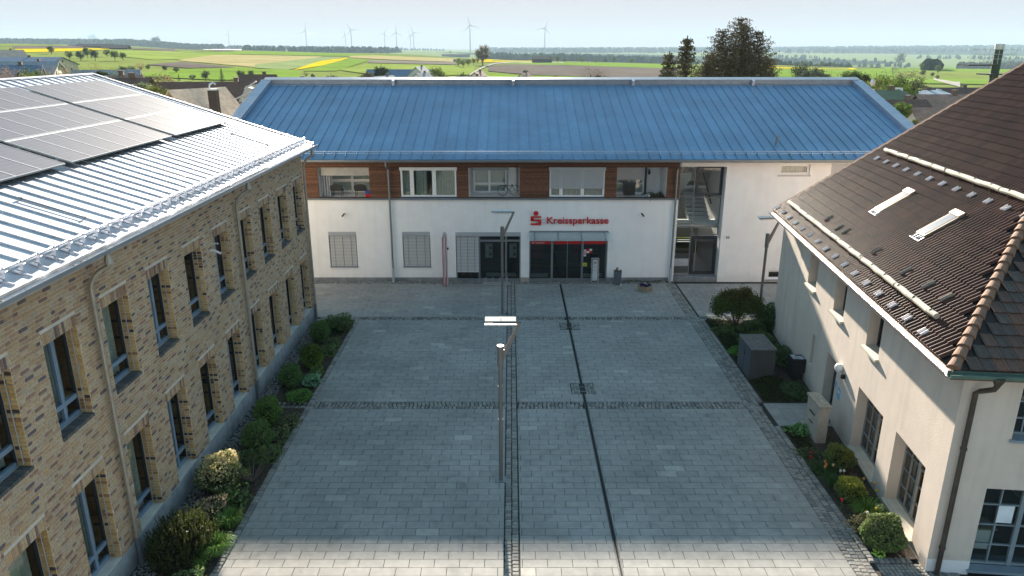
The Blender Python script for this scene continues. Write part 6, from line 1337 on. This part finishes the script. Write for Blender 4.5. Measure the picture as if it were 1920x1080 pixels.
def gable_house():                                      # sandy tiled gable with dark chimney, close behind the gap
    D = 58; T, M, zr, ze = house(364, 166, D, 4.6, 4.9, 44, 62, rmat('sandy', (.75, .54, .40)), mat('plank_wall', (.32, .2, .1), .85, var=.35, sc=6), 'sandy tiled steep gabled house with plank gable in the gap beside the town hall roof', gablewin=False, chim=False)
    x = (401-957)/1380*(D-1)*.955; b = base_of(T)
    mb = MB(); mb.box(x-.3, x+.3, D-2.2, D-1.6, zr-3, zr+.1); ch = obj('chimney', mb, mat('dark_chimney', (.05, .035, .032), .8), T)
    mb = MB(); mb.box(x-.35, x+.35, D-2.25, D-1.55, zr+.1, zr+.2).tube([(x-.25, D-1.9, zr+.2), (x-.2, D-1.9, zr+.5), (x+.05, D-1.9, zr+.65), (x+.25, D-1.9, zr+.5)], .07, 8); obj('chimney_cowl', mb, ZINC, ch)
gable_house()
def frames():
    D = 66; f = lambda px, py, d=D: Vector(((px-957)/1380*d*.955, d, 11.7+d*(90-py)/1380*.955)); T = thing('steel_tube_structure', 'tangle of light steel tubes beside the left end of the bank roof', 'steel structure', (f(470, 190).x, D, 0))
    mb = MB()
    for pts in ([(440, 187), (462, 178), (470, 173)], [(432, 183), (452, 174), (466, 168)], [(470, 160), (478, 178), (492, 186), (502, 175)], [(455, 160), (472, 158), (490, 152), (505, 148)], [(466, 188), (490, 187), (500, 178), (498, 162)], [(448, 192), (480, 191), (500, 184)], [(475, 158), (475, 182)], [(485, 155), (485, 176)], [(443, 190), (447, 232)], [(452, 164), (476, 150)]):
        mb.tube([f(a, b) for a, b in pts], .07, 6)
    obj('tube_frame', mb, LGREY, T)
    mb = MB(); a, b, c, d = f(440, 184), f(447, 192), f(468, 163), f(456, 160); mb.raw([a, b, c, d, a+Vector((0, .8, 0)), b+Vector((0, .8, 0)), c+Vector((0, .8, 0)), d+Vector((0, .8, 0))], [(0, 1, 2, 3), (7, 6, 5, 4), (0, 4, 5, 1), (2, 6, 7, 3), (1, 5, 6, 2), (3, 7, 4, 0)]); obj('chute', mb, mat('chute_grey', (.3, .34, .4), .5, .3), T)
    for px in (475, 447): obj('support_post', MB().tube([f(px, 180), Vector((f(px, 180).x, D, 0))], .08, 6), LGREY, T)
    x = 37.9; y = 60.; T = thing('round_chimney_tower', 'dark green round chimney with caged platform rising behind the tiled library roof', 'chimney', (x, y, 0)); GT = mat('dark_green_steel', (.035, .06, .045), .5, .2, var=.15, sc=1)
    obj('shaft', MB().lathe([(.31, -3), (.31, 11.6)], (x, y, 0), 16), GT, T); obj('shaft_top', MB().lathe([(.33, 11.6), (.33, 12.0)], (x, y, 0), 16), mat('top_white', (.5, .5, .5), .6), T)
    mb = MB()
    for z in (9.7, 8.1): mb.box(x-1.0, x+1.0, y-.7, y+.7, z, z+.1)
    mb.box(x-2.6, x-.4, y-.8, y+.8, 10.4, 10.5); obj('platform', mb, DGREY, T); mb = MB()
    for k in range(7): mb.tube([(x-2.6+k*.36, y-.8, 10.5), (x-2.6+k*.36, y-.8, 11.6)], .015, 4)
    for z in (10.9, 11.25, 11.6): mb.tube([(x-2.6, y-.8, z), (x+.9, y-.8, z)], .015, 4)
    for k in range(3): mb.tube([(x+.5+k*.2, y-.8, 10.4), (x+.5+k*.2, y-.8, 11.6)], .015, 4)
    obj('guard_rail', mb, LGREY, T)
frames()
def turbines():
    TW = [(433, 66, 5300, 20), (577, 60, 4300, 5), (650, 67, 5000, 350), (661, 58, 4000, 330), (723, 65, 4700, 25), (745, 63, 4200, 0), (771, 67, 5200, 340), (777, 63, 4300, 335), (882, 50, 3500, 345), (1021, 55, 3700, 20)]
    names = ['leftmost distant white wind turbine', 'second wind turbine from the left', 'small turbine, left of the close pair', 'larger turbine, right of the close pair', 'slim turbine left of the middle one', 'middle wind turbine with blades in a wide Y', 'small turbine half hidden beside its neighbour', 'turbine right of its half hidden neighbour', 'tall wind turbine above the budding tree, second from the right', 'tall rightmost wind turbine above the field barn']
    WM = mat('turbine_white', (.42, .43, .44), .5, var=.02)
    for (px, hy, D, rot), lb in zip(TW, names):
        x = (px-957)/1380*D*.955; zh = 11.7+D*(90-hy)/1380*.955; z0 = height(x, D); T = thing('wind_turbine', lb, 'wind turbine', (x, D, z0), 'wind turbines on the horizon'); hh = zh-z0
        obj('tower', MB().tube([(x, D, z0), (x, D, zh)], [2.4, 1.4], 10), WM, T); obj('nacelle', MB().box(x-2, x+2, D-4, D+8, zh-2, zh+2), WM, T)
        for k in range(3):
            a = R(rot+k*120); Lb = 44.; dx, dz = math.sin(a), math.cos(a); nx, nz = dz, -dx
            q = [(0, .9), (6, 1.6), (18, 1.1), (Lb, .3)]; vs = []
            for r_, w_ in q:
                for s, t in ((-1, -.4), (1, -.4), (1, .4), (-1, .4)): vs.append((x+dx*r_+nx*w_*s, D-5+t, zh+dz*r_+nz*w_*s))
            mb = MB(); mb.raw(vs, [(i*4+j, i*4+(j+1) % 4, (i+1)*4+(j+1) % 4, (i+1)*4+j) for i in range(3) for j in range(4)]+[(12, 13, 14, 15)]); obj('blade', mb, WM, T)
turbines()
def forest(name, x0, x1, D0, D1, n, hmin, hmax, col, seed, fn=None):
    rng = np.random.default_rng(seed); V = []; F = []; C = []; mb = MB()
    K = 5
    for i in range(n):
        px = rng.uniform(x0, x1); D = rng.uniform(D0, D1); X = (px-957)/1380*D*.955
        if fn and not fn(X, D, px): continue
        z = height(X, D)-1; h = rng.uniform(hmin, hmax); r_ = h*rng.uniform(.28, .5); c = tuple(np.clip(np.array(col)*rng.uniform(.55, 1.5), 0, 1)); con = rng.random() < .35
        vs = [(X+r_*.8*math.cos(t*2*math.pi/K+i), D+r_*.8*math.sin(t*2*math.pi/K+i), z) for t in range(K)]+[(X+r_*(.7 if con else 1)*math.cos(t*2*math.pi/K+i+.4), D+r_*math.sin(t*2*math.pi/K+i+.4), z+h*(.35 if con else .6)) for t in range(K)]+[(X+r_*(.1 if con else .5)*math.cos(t*2*math.pi/K+i), D+r_*.5*math.sin(t*2*math.pi/K+i), z+h*(.95 if con else .92)) for t in range(K)]+[(X, D, z+h)]
        mb.raw(vs, [(a*K+t, a*K+(t+1) % K, (a+1)*K+(t+1) % K, (a+1)*K+t) for a in range(2) for t in range(K)]+[(2*K+t, 2*K+(t+1) % K, 3*K) for t in range(K)], 0, c)
    obj(name, mb, mat('far_forest', (1, 1, 1), 1., spec=0., attr=True, var=0), kind='stuff')
FC = (.035, .06, .025)
forest('distant_forest', -60, 420, 2500, 3600, 2600, 12, 22, FC, 1); forest('distant_forest', 300, 960, 3000, 5200, 1900, 9, 18, FC, 2, lambda X, D, p: math.sin(X/210)+math.sin(D/330+X/500) > .1)
forest('distant_forest', 430, 900, 1900, 2600, 700, 10, 20, (.03, .055, .025), 3, lambda X, D, p: math.sin(X/90+1)+math.sin(X/37)*.5 > .1); forest('distant_forest', 900, 1300, 1700, 2500, 1500, 10, 20, (.03, .055, .025), 4)
forest('distant_forest', 900, 2000, 4300, 7600, 5200, 14, 30, FC, 5, lambda X, D, p: D > 5200 or math.sin(X/300)+math.sin(D/300) > -.1); forest('distant_forest', 1380, 1950, 1900, 3400, 900, 8, 16, (.05, .08, .03), 6, lambda X, D, p: math.sin(X/130)+math.sin(D/110+X/300) > .75)
forest('copse', 1800, 1960, 1500, 1900, 500, 10, 20, (.06, .065, .035), 7); forest('copse', 1440, 1600, 950, 1150, 260, 4, 9, (.07, .09, .045), 8, lambda X, D, p: math.sin(X/9) > -.2); forest('copse', 1740, 1762, 640, 700, 60, 7, 11, (.03, .045, .025), 9)
forest('village_greenery', -50, 360, 100, 190, 160, 1.5, 4, (.09, .12, .04), 10); forest('village_greenery', 1440, 1900, 110, 230, 130, 1.5, 4, (.09, .13, .04), 11); forest('village_greenery', 560, 1200, 130, 260, 130, 1.2, 3.2, (.09, .13, .04), 12)
def poly():
    mb = MB()
    for k in range(26):
        px = 398+k*3.3; D = 2300; X = (px-957)/1380*D*.955; z = height(X, D); mb.prism([(X-2.6, z), (X-2, z+3), (X, z+4), (X+2, z+3), (X+2.6, z)], D-60, D+60, 'y')
    obj('polytunnels', mb, mat('tunnel_foil', (.7, .68, .65), .6, var=0), kind='stuff')
poly()
def powerline(): pass
# ================================================= HAZE
def haze():
    mb = MB(); mb.box(-9800, 9800, -9800, 9800, -60, 185)
    m = bpy.data.materials.new('haze'); m.use_nodes = True; n = m.node_tree.nodes; n.remove(n['Principled BSDF']); v = n.new('ShaderNodeVolumePrincipled')
    v.inputs['Color'].default_value = (.48, .66, .81, 1); v.inputs['Density'].default_value = 1.3e-4; v.inputs['Anisotropy'].default_value = .0
    m.node_tree.links.new(v.outputs[0], n['Material Output'].inputs['Volume'])
    o = obj('haze', mb, m, kind='stuff')
haze()
for o in list(S.objects):
    if o.type == 'EMPTY' and not o.children: bpy.data.objects.remove(o)
print('objects', len(S.objects))
